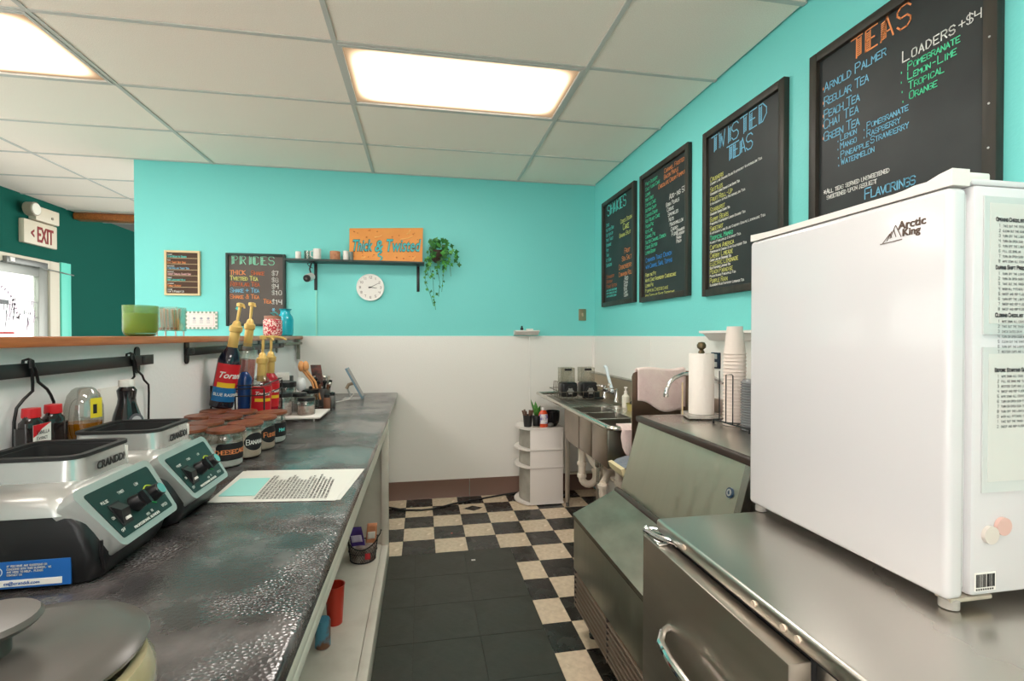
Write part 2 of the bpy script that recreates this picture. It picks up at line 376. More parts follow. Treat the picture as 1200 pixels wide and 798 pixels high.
for k in range(5):
    y = -2.2+1.6*k; MB().rbox(-3.84, -3.76, max(-2.2, y-.03), min(4.2, y+.03), 0.15, 2.4, .004).build('window_mullion', mat('aluminium_frame', (150, 152, 145), 0.4, 0.5), wn)
for z in (0.15, 2.36): MB().rbox(-3.84, -3.76, -2.2, 4.2, z, z+.04, .004).build('window_rail', mat('aluminium_frame'), wn)
for k in range(4): MB().box(-3.805, -3.80, -2.17+1.6*k, -.63+1.6*k, 0.19, 2.36).build('window_pane', GLASS, wn, smooth=0)
wf = MB().box(-3.87, -2.0, 8.9, 9.0, 0, 2.765).build('wall_far', TEALD, smooth=0); tag(wf, 'deep teal wall at the far end of the dining side', 'wall', kind='structure')
tr = MB().rbox(-3.76, -3.725, 5.945, 6.09, 0, 2.16, 0.004).build('trim_1', mat('light_teal_trim', (105, 212, 190), 0.45)); tag(tr, 'light turquoise painted board beside the exit door', 'trim', kind='structure')
# exit door: frame, stile, glass
ALU = mat('aluminium_frame', (150, 152, 145), 0.4, 0.5); CASE = mat('cream_casing', (216, 205, 186), 0.5)
dr = thing('door_1', 'glass exit door in an aluminium frame at the far left', 'door', (-3.76, 5.2, 0)); dr['kind'] = 'structure'
MB().rbox(-3.80, -3.735, 5.80, 5.935, 0, 2.15, 0.004).rbox(-3.80, -3.735, 4.70, 5.80, 2.07, 2.15, 0.004).rbox(-3.80, -3.735, 4.70, 4.78, 0, 2.07, 0.004).build('door_casing', CASE, dr)
MB().rbox(-3.80, -3.75, 5.67, 5.79, 0.02, 2.065, 0.004).rbox(-3.80, -3.75, 4.79, 4.89, 0.02, 2.065, 0.004).rbox(-3.80, -3.75, 4.89, 5.67, 1.975, 2.065, 0.004).rbox(-3.80, -3.75, 4.89, 5.67, 0.02, 0.24, 0.004).build('door_frame', ALU, dr)
MB().box(-3.782, -3.776, 4.89, 5.67, 0.24, 1.975).build('door_pane', GLASS, dr, smooth=0)
MB().rbox(-3.748, -3.70, 5.22, 5.72, 2.06, 2.115, 0.006).build('door_closer', mat('closer_grey', (120, 122, 118), 0.4, 0.6), dr)
MB().rbox(-3.70, -3.692, 5.25, 5.30, 2.07, 2.11, 0.002).build('closer_label', WHITEP, dr)
MB().cyl((-3.70, 5.6, 2.06), (-3.72, 6.12, 2.04), 0.006, 6).build('closer_arm', ALU, dr)
d1 = MB(); pale = mat('pale_window_print', (196, 176, 190), 0.8)
def arcs(mb, cy, cz, r, a0, a1, wd, dashed=False):
    N = 28
    for k in range(N):
        if dashed and k % 2: continue
        A, B = a0+(a1-a0)*k/N, a0+(a1-a0)*(k+1)/N
        mb.add([(-3.7745, cy+(r+s)*math.cos(t), cz+(r+s)*math.sin(t)) for t, s in ((A, -wd/2), (A, wd/2), (B, wd/2), (B, -wd/2))], [(0, 1, 2, 3)])
arcs(d1, 5.12, 1.55, 0.28, 0, PI*0.6, 0.006); arcs(d1, 5.12, 1.55, 0.32, 0, PI*0.6, 0.03, True); arcs(d1, 5.62, 1.5, 0.22, PI*0.4, PI, 0.006); arcs(d1, 5.55, 1.45, 0.16, PI*0.1, PI*0.8, 0.02, True)
random.seed(3)
for k in range(90):
    y = random.uniform(4.95, 5.66); z = random.uniform(1.55, 1.80)-abs(y-5.45)*.2; L = random.uniform(.08, .3)
    d1.add([(-3.7745, y, z), (-3.7745, y+.010, z), (-3.7745, y-.02, z-L), (-3.7745, y-.024, z-L)], [(0, 1, 2, 3)])
d1.build('window_print', pale, dr, smooth=0)
MB().box(-3.7748, -3.774, 5.22, 5.34, 1.675, 1.72).build('grey_sticker', mat('sticker_grey', (120, 120, 122), 0.6), dr, smooth=0)
MB().box(-3.7748, -3.774, 5.1, 5.40, 1.40, 1.425).build('red_sticker', mat('sticker_red', (205, 95, 95), 0.6), dr, smooth=0)
# wooden header beam in the far left
bm_ = MB().rbox(-3.75, -2.1, 6.15, 6.29, 2.66, 2.737, 0.02, 3).build('trim_2', OAK); tag(bm_, 'varnished wooden header beam under the ceiling beyond the exit sign', 'trim', kind='structure')

# ================================================================== RIGHT SIDE
# ---- steel undercounter refrigerator
t = thing('undercounter_refrigerator', 'low stainless steel refrigerator with bow handle that carries the white fridge', 'refrigerator', (1.05, 0.6, 0))
MB().rbox(0.668, 1.50, -0.15, 1.255, 0.12, 0.838, 0.004).build('cabinet_body', STEELD, t)
MB().rbox(0.640, 1.52, -0.17, 1.265, 0.846, 0.882, 0.009, 3).build('worktop', STEEL, t)
MB().rbox(0.652, 0.70, -0.16, 1.26, 0.836, 0.848, 0.003).build('worktop_gasket', BLKR, t)
MB().rbox(0.648, 0.672, 0.73, 1.258, 0.13, 0.832, 0.004).build('door_gasket', BLKR, t)
dd = MB().rbox(0.606, 0.652, 0.722, 1.275, 0.14, 0.836, 0.004, 2).build('door', mat('brushed_steel_door', (190, 180, 168), 0.36, 1.0, stretch=(1, 1, 14), rvar=0.05, nscale=4), t)
h = MB(); pts = [(0.606, 1.125, 0.66), (0.585, 1.115, 0.658), (0.560, 1.08, 0.655), (0.553, 1.02, 0.652), (0.553, 0.90, 0.648), (0.560, 0.85, 0.646), (0.585, 0.81, 0.645), (0.606, 0.80, 0.645)]
h.tube(pts, 0.010, 10); h.build('door_handle', CHROME, dd)
hg = MB(); hg.rbox(0.610, 0.66, 1.19, 1.285, 0.8365, 0.842, 0.002); hg.tube([(0.613, 1.275, 0.847), (0.625, 1.22, 0.849), (0.652, 1.165, 0.850)], 0.006, 8); hg.tube([(0.625, 1.285, 0.846), (0.66, 1.25, 0.85), (0.665, 1.175, 0.85)], 0.005, 8)
hg.ball((0.618, 1.275, 0.848), 0.011, 10, 6); hg.ball((0.650, 1.165, 0.850), 0.009, 10, 6)
hg.build('hinge', CHROME, t)
for y in (1.115, 0.855, 0.775, 0.74, 0.60): MB().cyl((0.6405, y, 0.864), (0.6372, y, 0.864), 0.0065, 10).build('rivet', mat('bright_rivet', (235, 215, 195), 0.3, 0.4), t)
MB().rbox(0.664, 0.669, 0.30, 0.70, 0.2, 0.80, 0.002).build('side_panel', STEELD, t)
for x, y in ((0.72, 1.18), (0.72, -0.08), (1.44, 1.18), (1.44, -0.08)): MB().lathe(x, y, [(0.022, 0.0), (0.022, 0.03), (0.03, 0.04), (0.03, 0.125)], 12).build('foot', BLKP, t)

# ---- white compact fridge
t = thing('compact_fridge', 'white compact fridge with rounded door standing on the steel refrigerator', 'fridge', (1.2, 1.0, 0.882))
Z0, Z1, YA, YB = 0.904, 1.672, 0.730, 1.282
MB().rbox(0.992, 1.51, YA, YB, Z0+.004, Z1-.006, 0.008, 2).build('cabinet_body', WHITE, t)
MB().rbox(0.978, 0.995, YA+.012, YB-.012, Z0+.015, Z1-.02, 0.004).build('door_gasket', mat('grey_gasket', (205, 205, 206), 0.6), t)
dd = MB().rbox(0.940, 0.980, YA, YB, Z0, Z1-.012, 0.012, 4).build('door', WHITE, t)
cp = MB(); pr = []
N = 24
for k in range(N+1):
    s_ = k/N; y = YA + (YB-YA)*s_
    hgt = 0.018 + 0.020*max(0, 1-s_/0.09)**0.5 if s_ < 0.09 else 0.018 + 0.012*max(0, 1-(s_-.09)/.12)**2
    hgt += 0.006*max(0, (s_-.85)/.15)
    pr.append((y, Z1-.010+hgt*0.8))
cp.prism([(YA, Z1-.010)] + pr + [(YB, Z1-.010)], 'x', 0.943, 0.982); cp.build('door_top_cap', WHITEP, dd)
MB().rbox(0.962, 1.035, YA+.004, YA+.05, Z1-.002, Z1+.018, 0.004).build('hinge_cover', WHITEP, t)
MB().rbox(0.99, 1.51, YA+.002, YB-.002, Z1-.006, Z1+.006, 0.004).build('top_panel', WHITE, t)
for x, y in ((0.967, 0.748), (0.967, 1.262), (1.47, 0.76), (1.47, 1.25)): MB().lathe(x, y, [(0.012, 0.882), (0.016, 0.884), (0.016, 0.900), (0.010, 0.905)], 12).build('foot', mat('grey_foot', (170, 166, 160), 0.5), t)
MB().rbox(0.955, 1.05, 0.735, 0.765, 0.897, 0.905, 0.002).build('hinge_bracket', mat('beige_metal', (205, 195, 180), 0.4, 0.5), t)
LG = mat('logo_brown', (92, 72, 62), 0.5)
a = (0.9395, 0.828, 1.602)
print_text('lettering', 'Arctic', 0.022, a, (0, -1, 0), (0, 0, 1), (-1, 0, 0), LG, dd, off=0.0006, sx=1.0)
print_text('lettering', 'King', 0.020, (0.9395, 0.820, 1.587), (0, -1, 0), (0, 0, 1), (-1, 0, 0), LG, dd, off=0.0006)
mo = MB()
for P, Q in (((0.862, 1.580), (0.846, 1.597)), ((0.846, 1.597), (0.842, 1.588)), ((0.846, 1.587), (0.834, 1.612)), ((0.834, 1.612), (0.822, 1.586)), ((0.868, 1.579), (0.82, 1.581)), ((0.853, 1.583), (0.842, 1.601)), ((0.838, 1.604), (0.833, 1.588))):
    q = Vector((0, Q[0]-P[0], Q[1]-P[1])).normalized(); n_ = Vector((0, -q.z, q.y))*0.0009
    mo.add([(0.9392, P[0]+n_.y, P[1]+n_.z), (0.9392, P[0]-n_.y, P[1]-n_.z), (0.9392, Q[0]-n_.y, Q[1]-n_.z), (0.9392, Q[0]+n_.y, Q[1]+n_.z)], [(0, 1, 2, 3)])
mo.build('mountain_logo', LG, dd, smooth=0)
bc = MB().box(1.0, 1.048, YA-.0012, YA-.0002, 0.918, 0.952).build('barcode_sticker', PAPERW, t, smooth=0)
br = MB(); x = 1.003; random.seed(5)
while x < 1.045:
    w_ = random.choice((.0006, .001, .0018)); br.box(x, x+w_, YA-.0017, YA-.0011, 0.925, 0.949); x += w_+random.choice((.0006, .001, .0015))
for k in range(8): br.box(1.003+k*.0052, 1.006+k*.0052, YA-.0017, YA-.0011, 0.9195, 0.9225)
br.build('barcode', INK, bc, smooth=0)
def sheet_of_text(nm, label, x0, x1, z0, z1, heads, fold=True):
    s_ = thing(nm, label, 'paper', ((x0+x1)/2, YA-.002, z0), None)
    MB().box(x0, x1, YA-.003, YA-.0008, z0, z1).build('plastic_sleeve', mat('sleeve_white', (204, 208, 206), 0.25), s_, smooth=0)
    MB().box(x0+.012, x1-.01, YA-.0036, YA-.003, z0+.02, z1-.012).build('paper', mat('checklist_paper', (212, 211, 206), 0.8), s_, smooth=0)
    ink = MB(); z = z1-.045; random.seed(11)
    for title, n in heads:
        strokes(ink, title, (x0+.025, YA-.0036, z), (1, 0, 0), (0, 0, 1), (0, -1, 0), 0.0065, wd=0.0016); z -= 0.0105
        for k in range(n):
            strokes(ink, '%d' % ((k % 9)+1), (x0+.031, YA-.0036, z), (1, 0, 0), (0, 0, 1), (0, -1, 0), 0.005, wd=0.0007)
            words = random.sample(['Wipe down all counters', 'Turn on open sign', 'Restock cups and lids', 'Clean out the sinks', 'Fill ice bins and tea', 'Check dates on milk', 'Sweep and mop floor', 'Take out the trash', 'Wash all pitchers', 'Turn off the lights'], 2)
            strokes(ink, ' '.join(words).lower()[:random.randint(16, 44)], (x0+.040, YA-.0036, z), (1, 0, 0), (0, 0, 1), (0, -1, 0), 0.0050, wd=0.0006); z -= 0.0093
        z -= 0.003
    ink.build('lettering', mat('faded_ink', (92, 94, 98), .8), s_, smooth=0); return s_
sheet_of_text('checklist', 'upper white checklist sheet in a sleeve on the fridge side', 1.012, 1.23, 1.392, 1.645, [('Opening Checklist', 8), ('During Shift Procedures', 8), ('Closing Checklist', 7)])
sheet_of_text('checklist', 'lower white checklist sheet in a sleeve, half blank, above the round magnets', 1.012, 1.23, 1.10, 1.368, [('Before Starting Shakes', 11)])
for x, z, c, nm in ((1.031, 1.022, (214, 205, 196), 'lower beige round magnet on the side of the white fridge'), (1.060, 1.036, (216, 178, 168), 'upper pink round magnet on the side of the white fridge')):
    ob = MB().cyl((x, YA-.0005, z), (x, YA-.007, z), 0.0165, 24).build('magnet', mat('magnet_%d' % c[1], c, 0.4), None); tag(ob, nm, 'magnet')

# ---- ice machine
ST2 = mat('greenish_steel', (206, 203, 186), 0.42, 1.0, stretch=(1, 12, 1), rvar=0.06, nscale=4)
t = thing('ice_machine', 'stainless ice machine with sloping front and vented base beside the sink', 'ice machine', (1.1, 1.8, 0))
Y0, Y1 = 1.375, 2.215
MB().prism([(0.735, 0.105), (0.735, 0.54), (0.955, 0.648), (1.045, 0.985), (1.50, 0.985), (1.50, 0.105)], 'y', Y0+.012, Y1-.008).build('cabinet_body', STEELD, t)
MB().prism([(0.938, 0.652), (0.958, 0.645), (1.052, 0.982), (1.034, 0.985)], 'y', Y0+.03, Y1).build('front_panel', ST2, t)
MB().prism([(0.930, 0.648), (0.962, 0.640), (1.056, 0.988), (1.024, 0.992)], 'y', Y0, Y0+.030).build('corner_post', mat('bright_steel', (205, 200, 192), 0.25, 1.0), t)
MB().rbox(1.030, 1.52, Y0, Y1+.004, 0.986, 1.004, 0.006, 3).build('top_panel', STEEL, t)
MB().rbox(1.016, 1.040, Y0-.002, Y1+.006, 0.975, 1.003, 0.007, 3).build('top_trim', BROWNP, t)
MB().prism([(0.700, 0.532), (0.700, 0.550), (0.905, 0.650), (0.913, 0.634)], 'y', Y0+.004, Y1).build('bin_lid', mat('bin_lid_steel', (152, 146, 132), 0.44, 1.0, rgb2=(136, 130, 118), nscale=7, stretch=(2, 1, 1), rvar=0.04), t)
MB().cyl((0.918, Y0+.01, 0.652), (0.918, Y1-.004, 0.652), 0.014, 14).build('lid_hinge', BROWNP, t)
MB().rbox(0.932, 0.948, Y0+.01, Y1-.002, 0.640, 0.655, 0.004).build('hinge_seal', BLKR, t)
MB().rbox(0.704, 0.740, Y0+.004, Y1, 0.292, 0.528, 0.004).build('lower_panel', mat('lower_steel', (180, 178, 164), 0.38, 1.0, stretch=(1, 12, 1), rvar=0.06, nscale=4), t)
MB().rbox(0.703, 0.74, Y0+.004, Y1, 0.526, 0.532, 0.001).build('lid_seal', BLKR, t)
MB().rbox(0.722, 0.74, Y0+.01, Y1-.01, 0.12, 0.29, 0.003).build('vent_back', BLKR, t)
for k in range(7):
    z = 0.275-0.0235*k
    MB().prism([(0.702, z-.003), (0.703, z+.003), (0.722, z+.007), (0.722, z+.003)], 'y', Y0+.012, Y1-.012).build('vent_slat', mat('vent_bronze', (150, 132, 116), 0.35, 0.6), t)
for y in (Y0+.014, Y1-.02, (Y0+Y1)/2): MB().rbox(0.703, 0.724, y-.006, y+.006, 0.118, 0.292, 0.002).build('vent_frame', BROWNP, t)
for x, y in ((0.775, Y1-.075), (0.775, Y0+.08), (1.44, Y1-.08), (1.44, Y0+.08)): MB().lathe(x, y, [(0.018, 0.0), (0.020, 0.015), (0.015, 0.02), (0.021, 0.03), (0.023, 0.12)], 14).build('foot', BLKP, t)
# round badge on the slope
n_ = Vector((-(0.985-0.645), 0, (1.034-0.938))).normalized(); c_ = Vector((0.9965, 1.44, 0.868))
nx = Vector((-0.960, 0, 0.272)); c_ = Vector((1.000, 1.455, 0.871))
bd = MB().cyl(c_-nx*0.004, c_+nx*0.005, 0.017, 24).build('badge', mat('badge_blue', (40, 66, 92), 0.3), t)
MB().cyl(c_+nx*0.005, c_+nx*0.006, 0.012, 20).build('badge_ring', SILV, bd)
uu = Vector((0.272, 0, 0.960)); dp = MB(); dp.add([c_+nx*.0066+Vector((0, .006, 0)), c_+nx*.0066+Vector((0, -.006, 0))-uu*.004, c_+nx*.0066-uu*.007, c_+nx*.0066+uu*.009], [(0, 1, 3), (0, 2, 1)]); dp.build('badge_emblem', MATS['badge_blue'], bd, smooth=0)

# ---- paper towel holder and roll on the ice machine
t = thing('paper_towel_holder', 'marble and metal paper towel holder standing on the ice machine', 'towel holder', (1.29, 2.10, 1.004)); px_, py_ = 1.29, 2.10
mb = MB(); s_ = 0.085
MB().prism([(px_+s_*1.25*math.cos(a_), py_+s_*1.25*math.sin(a_)) for a_ in (0.5, 2.07, 3.64, 5.21)], 'z', 1.010, 1.024).build('base', mat('marble_grey', (190, 186, 178), 0.25, rgb2=(150, 146, 138), nscale=20), t)
for a_ in (0.5, 2.07, 3.64, 5.21): MB().ball((px_+.085*math.cos(a_), py_+.085*math.sin(a_), 1.009), 0.008, 8, 6, sz=0.62).build('foot', mat('antique_brass', (105, 92, 70), 0.35, 0.9), t)
MB().lathe(px_, py_, [(0.010, 1.02), (0.010, 1.305), (0.016, 1.308), (0.012, 1.318), (0.008, 1.322), (0.020, 1.333), (0.021, 1.345), (0.014, 1.357), (0.0001, 1.360)], 16).build('pole', MATS['antique_brass'], t)
MB().cyl((px_-.09, py_+.01, 1.02), (px_-.09, py_+.01, 1.17), 0.0035, 8).build('side_arm', mat('pale_wood', (205, 180, 140), 0.6), t)
o = MB().lathe(px_, py_, [(0.0215, 1.025), (0.056, 1.025), (0.057, 1.03), (0.056, 1.302), (0.054, 1.305), (0.0215, 1.305), (0.0215, 1.025)], 32).build('paper_towel_roll', mat('paper_towel', (243, 236, 228), 0.9, bump=0.3, bscale=70), None)
tag(o, 'white paper towel roll on the holder beside the faucet', 'paper towel')

# ---- cup rack, paper cups, lids, clear cups
cx_, cy_ = 1.318, 1.892
t = thing('cup_rack', 'black wire rack that holds the stacks of cups and lids', 'rack', (cx_, cy_, 1.004))
def ring(c, r, z, n=20): return [(c[0]+r*math.cos(2*PI*k/n), c[1]+r*math.sin(2*PI*k/n), z) for k in range(n+1)]
mb = MB()
for yy in (cy_, cy_-.115): mb.tube(ring((cx_, yy), 0.055, 1.022), 0.0028, 6)
mb.tube([(cx_-.06, cy_+.06, 1.022), (cx_-.06, cy_-.18, 1.022), (cx_+.06, cy_-.18, 1.022), (cx_+.06, cy_+.06, 1.022), (cx_-.06, cy_+.06, 1.022)], 0.0032, 6)
mb.build('base_frame', BLK, t)
for x, y in ((cx_-.06, cy_+.06), (cx_-.06, cy_-.18), (cx_+.06, cy_+.06)): MB().cyl((x, y, 1.0045), (x, y, 1.022), 0.004, 8).build('foot', BLK, t)
MB().cyl((cx_-.035, cy_+.055, 1.02), (cx_-.035, cy_+.055, 1.235), 0.0025, 6).build('upright', BLK, t)
MB().tube([(cx_-.062, cy_-.032, 1.02), (cx_-.062, cy_-.032, 1.225), (cx_-.055, cy_-.06, 1.228), (cx_-.062, cy_-.078, 1.225), (cx_-.062, cy_-.078, 1.02)], 0.0025, 6).build('upright', BLK, t)
MB().cyl((cx_+.04, cy_+.055, 1.02), (cx_+.04, cy_+.055, 1.34), 0.0025, 6).build('upright', BLK, t)
CUPM = mat('white_paper_cup', (240, 226, 216), 0.5)
cup0 = MB().lathe(0, 0, [(0.0455, 0.0), (0.047, 0.002), (0.046, 0.005), (0.0435, 0.005), (0.0315, 0.118), (0.029, 0.118), (0.029, 0.112), (0.0001, 0.112)], 24).build('paper_cup', CUPM, None)
NC = 21
ORD = 'first second third fourth fifth sixth seventh eighth ninth tenth eleventh twelfth thirteenth fourteenth fifteenth sixteenth seventeenth eighteenth nineteenth twentieth topmost'.split()
for k in range(NC):
    o = cup0 if k == 0 else cup0.copy()
    if k: COL.objects.link(o)
    o.location = (cx_, cy_, 1.006+0.0152*k)
    tag(o, 'white upside down paper cup, %s from the bottom of the tall stack in the rack' % ORD[k], 'cup', 'white paper cups in the rack')
cup0['label'] = 'white paper cup at the very bottom of the tall stack'; o['label'] = 'white paper cup at the very top of the tall stack, its whole side showing'
CLR = thin_glass('clear_plastic', (215, 222, 222), 0.22, 0.12)
lid0 = MB().lathe(0, 0, [(0.045, 0.0), (0.048, 0.002), (0.048, 0.006), (0.043, 0.009), (0.038, 0.016), (0.0001, 0.016)], 22).build('plastic_topper', mat('grey_clear_lid', (150, 152, 155), 0.2, alpha=0.75), None)
for k in range(19):
    o = lid0 if k == 0 else lid0.copy()
    if k: COL.objects.link(o)
    o.location = (cx_+.005, cy_-.115, 1.006+0.0105*k)
    tag(o, 'clear grey plastic lid, %s from the bottom of the stack beside the fridge' % ORD[k], 'lid', 'plastic lids in the rack')
cc0 = MB().lathe(0, 0, [(0.044, 0.0), (0.046, 0.003), (0.043, 0.006), (0.031, 0.11), (0.0001, 0.11)], 20).build('plastic_cup', CLR, None)
for k in range(9):
    o = cc0 if k == 0 else cc0.copy()
    if k: COL.objects.link(o)
    o.location = (cx_+.10, cy_-.09, 1.006+0.030*k)
    tag(o, 'clear plastic cup, %s from the bottom of the stack behind the lids' % ORD[k], 'cup', 'clear plastic cups')

# ---- hand sink behind the ice machine, with gooseneck faucet and splash guard
t = thing('hand_sink', 'small wall mounted steel hand sink hidden behind the paper towel roll', 'sink', (1.44, 2.33, 0.9))
MB().rbox(1.512, 1.533, 2.225, 2.435, 0.84, 1.06, 0.004).build('backsplash', STEEL, t)
sb = MB(); x0, x1, y0, y1 = 1.24, 1.512, 2.228, 2.432
sb.box(x0, x0+.02, y0, y1, .76, .90).box(x1-.02, x1, y0, y1, .76, .90).box(x0+.02, x1-.02, y0, y0+.02, .76, .90).box(x0+.02, x1-.02, y1-.02, y1, .76, .90).box(x0, x1, y0, y1, .745, .76); sb.build('basin', STEELD, t, smooth=0)
t = thing('gooseneck_faucet', 'chrome gooseneck faucet that curves out from behind the paper towel roll', 'faucet', (1.53, 2.25, 1.16))
pts = [(1.50, 2.27, 1.155)] + [(1.50-0.36*k/10, 2.27-.03*k/10, 1.165+0.032*math.sin(PI*min(1, k/10)*0.9)) for k in range(1, 7)] + [(1.235, 2.245, 1.180), (1.205, 2.243, 1.155), (1.190, 2.242, 1.122), (1.186, 2.242, 1.098)]
MB().tube(pts, 0.0095, 12).build('spout', CHROME, t)
MB().lathe(1.186, 2.242, [(0.011, 1.086), (0.013, 1.09), (0.013, 1.104), (0.0095, 1.106)], 12).build('aerator', CHROME, t)
MB().cyl((1.533, 2.27, 1.155), (1.495, 2.27, 1.155), 0.016, 14).build('wall_mount', CHROME, t)
for y in (2.19, 2.34):
    hh = MB().cyl((1.533, y, 1.15), (1.48, y, 1.15), 0.013, 12).build('valve', CHROME, t)
    m2 = MB(); m2.cyl((1.478, y-.025, 1.15), (1.478, y+.025, 1.15), 0.006, 8); m2.cyl((1.478, y, 1.125), (1.478, y, 1.175), 0.006, 8); m2.build('cross_handle', CHROME, hh)
t = thing('splash_guard', 'brownish steel splash guard panel between the triple sink and hand sink', 'splash guard', (1.3, 2.45, 0.7))
MB().prism([(1.10, 0.60), (1.10, 1.17), (1.108, 1.19), (1.125, 1.197), (1.145, 1.19), (1.15, 1.17), (1.15, 1.14), (1.40, 1.14), (1.40, 1.197), (1.530, 1.197), (1.530, 0.60)], 'y', 2.445, 2.452).build('panel', mat('brown_steel', (148, 128, 112), 0.34, 1.0), t)
MB().rbox(1.515, 1.533, 2.44, 2.457, 0.60, 1.20, 0.002).build('wall_bracket', STEEL, t)
def cloth(nm, label, m, fn, nu=16, nv=12, th=0.006):
    g = [[fn(i/nu, j/nv) for j in range(nv+1)] for i in range(nu+1)]
    o = MB().sheet(g).build(nm, m, None, thick=th); o.modifiers['thickness'].offset = 0; tag(o, label, 'towel'); return o
TOW = mat('white_terry_cloth', (238, 220, 212), 0.95, rgb2=(226, 200, 196), nscale=8, bump=0.6, bscale=90)
def f1(u, v):      # drapes over the guard edge: v=0 back bottom .. v=1 front bottom
    x = 1.125 + 0.275*u
    low = 1.045 - 0.065*math.sin(min(1, u*1.15)*PI/2) + 0.01*math.sin(u*9) + (0.02 if u > .93 else 0)
    top = 1.205 + 0.006*math.sin(u*7)
    if v < 0.3: z = top-0.10*(0.3-v)/0.3; y = 2.466+0.003*math.sin(u*11)
    elif v < 0.4: a_ = PI*(v-.3)/.1; z = top+0.008*math.sin(a_); y = 2.449+0.017*math.cos(a_)
    else: z = top-(top-low)*(v-.4)/.6; y = 2.432-0.004*math.sin(u*11)*(v-.4)
    return (x, y, z)
cloth('hand_towel', 'pinkish white towel draped over the steel splash guard', TOW, f1, 22, 20)

# ---- three compartment sink
t = thing('three_compartment_sink', 'long stainless three compartment sink on tubular legs in the back corner', 'sink', (1.25, 3.3, 0))
RX0, RX1, RY0, RY1, ZT = 0.985, 1.50, 2.475, 4.12, 0.895
BW = [(2.565, 2.800), (2.822, 3.045), (3.067, 3.30)]; BX0, BX1 = 1.035, 1.262
dk = MB(); xs = [RX0+.02, BX0, BX1, RX1]; 
def plate(x0, x1, y0, y1): dk.box(x0, x1, y0, y1, ZT-.014, ZT-.010)
plate(xs[0], xs[1], RY0+.02, 3.34); plate(xs[2], xs[3], RY0, 3.34)
plate(BX0, BX1, RY0+.02, BW[0][0]); plate(BX0, BX1, BW[0][1], BW[1][0]); plate(BX0, BX1, BW[1][1], BW[2][0]); plate(BX0, BX1, BW[2][1], 3.34)
dk.build('deck', STEEL, t, smooth=0)
db = MB(); db.box(RX0+.02, RX1, 3.34, RY1, ZT-.030, ZT-.026); db.build('drainboard', STEELD, t, smooth=0)
for k in range(7): MB().rbox(1.06+.055*k, 1.075+.055*k, 3.40, 4.05, ZT-.026, ZT-.022, 0.0015, 1).build('drain_rib', STEELD, t)
# rolled rim: front run with rounded near corner
rim = [(RX0, RY1, ZT-.004), (RX0, 2.52, ZT-.004)] + [(RX0+.05-.05*math.cos(a_), RY0+.05-.05*math.sin(a_), ZT-.004) for a_ in [PI/2*k/6 for k in range(1, 7)]] + [(RX1, RY0, ZT-.004)]
MB().tube(rim, 0.013, 10).build('rolled_rim', mat('rim_steel', (205, 200, 190), 0.22, 1.0), t)
MB().tube([(RX0, RY1, ZT-.004), (RX1, RY1, ZT-.004)], 0.013, 10).build('rolled_rim', MATS['rim_steel'], t)
for y0, y1 in BW:
    b_ = MB(); th = .004; zb = 0.655; r_ = 0.03
    b_.box(BX0-th, BX0, y0-th, y1+th, zb, ZT-.012).box(BX1, BX1+th, y0-th, y1+th, zb, ZT-.012).box(BX0, BX1, y0-th, y0, zb, ZT-.012).box(BX0, BX1, y1, y1+th, zb, ZT-.012).box(BX0-th, BX1+th, y0-th, y1+th, zb-.004, zb)
    bb_ = b_.build('bowl', STEELD, t, smooth=0)
    MB().lathe((BX0+BX1)/2, (y0+y1)/2, [(0.035, zb), (0.035, zb+.002), (0.022, zb+.001), (0.0001, zb+.001)], 16).build('drain_strainer', CHROME, bb_)
    MB().rbox(BX1-.012, BX1+.004, y1-.004, y1+.024, ZT-.13, ZT-.008, 0.004).build('divider_end', MATS['rim_steel'], bb_)
# outer apron panels: three flat, plus the sloping end under the drainboard
for k, (y0, y1) in enumerate(((2.556, 2.810), (2.812, 3.056))):
    MB().rbox(1.004, 1.030, y0, y1, 0.652, ZT-.012, 0.010, 3).build('apron_panel', mat('apron_steel', (176, 160, 146), 0.3, 1.0, rgb2=(160, 146, 134), nscale=5), t)
MB().prism([(3.058, ZT-.012), (3.058, 0.652), (3.26, 0.652), (3.32, 0.665), (3.36, 0.70), (3.375, 0.74), (3.375, ZT-.012)], 'x', 1.004, 1.030).build('apron_panel', MATS['apron_steel'], t)
MB().rbox(1.004, 1.262, 2.546, 2.561, 0.655, ZT-.012, 0.006).build('end_panel', mat('end_steel', (140, 136, 126), 0.3, 1.0), t)
MB().prism([(1.505, 0.87), (1.505, 1.05), (1.520, 1.062), (1.533, 1.062), (1.533, 0.87)], 'y', 2.475, 4.22).build('backsplash', mat('splash_steel', (200, 186, 164), 0.38, 0.85), t)
MB().rbox(1.49, 1.535, 2.475, 4.22, 1.052, 1.066, 0.004).build('backsplash_cap', STEELD, t)
for x, y in ((1.165, 3.83), (1.05, 2.80), (1.45, 3.83), (1.45, 2.80)):
    l_ = MB().lathe(x, y, [(0.014, 0.035), (0.019, 0.06), (0.019, 0.66)], 14).build('leg', STEEL, t)
    MB().lathe(x, y, [(0.012, 0.0), (0.014, 0.004), (0.014, 0.035)], 12).build('foot', mat('grey_foot_dark', (110, 108, 104), 0.4), l_)
    MB().lathe(x, y, [(0.024, 0.60), (0.026, 0.605), (0.026, 0.655)], 14).build('leg_socket', STEEL, l_)
    if y > 3: MB().cyl((x, y, 0.65), (x, y, 0.87), 0.019, 12).build('leg_extension', STEEL, l_)
MB().cyl((1.165, 3.83, 0.27), (1.45, 3.83, 0.27), 0.012, 10).build('cross_brace', STEEL, t)
MB().cyl((1.45, 2.80, 0.27), (1.45, 3.83, 0.27), 0.012, 10).build('cross_brace', STEEL, t)
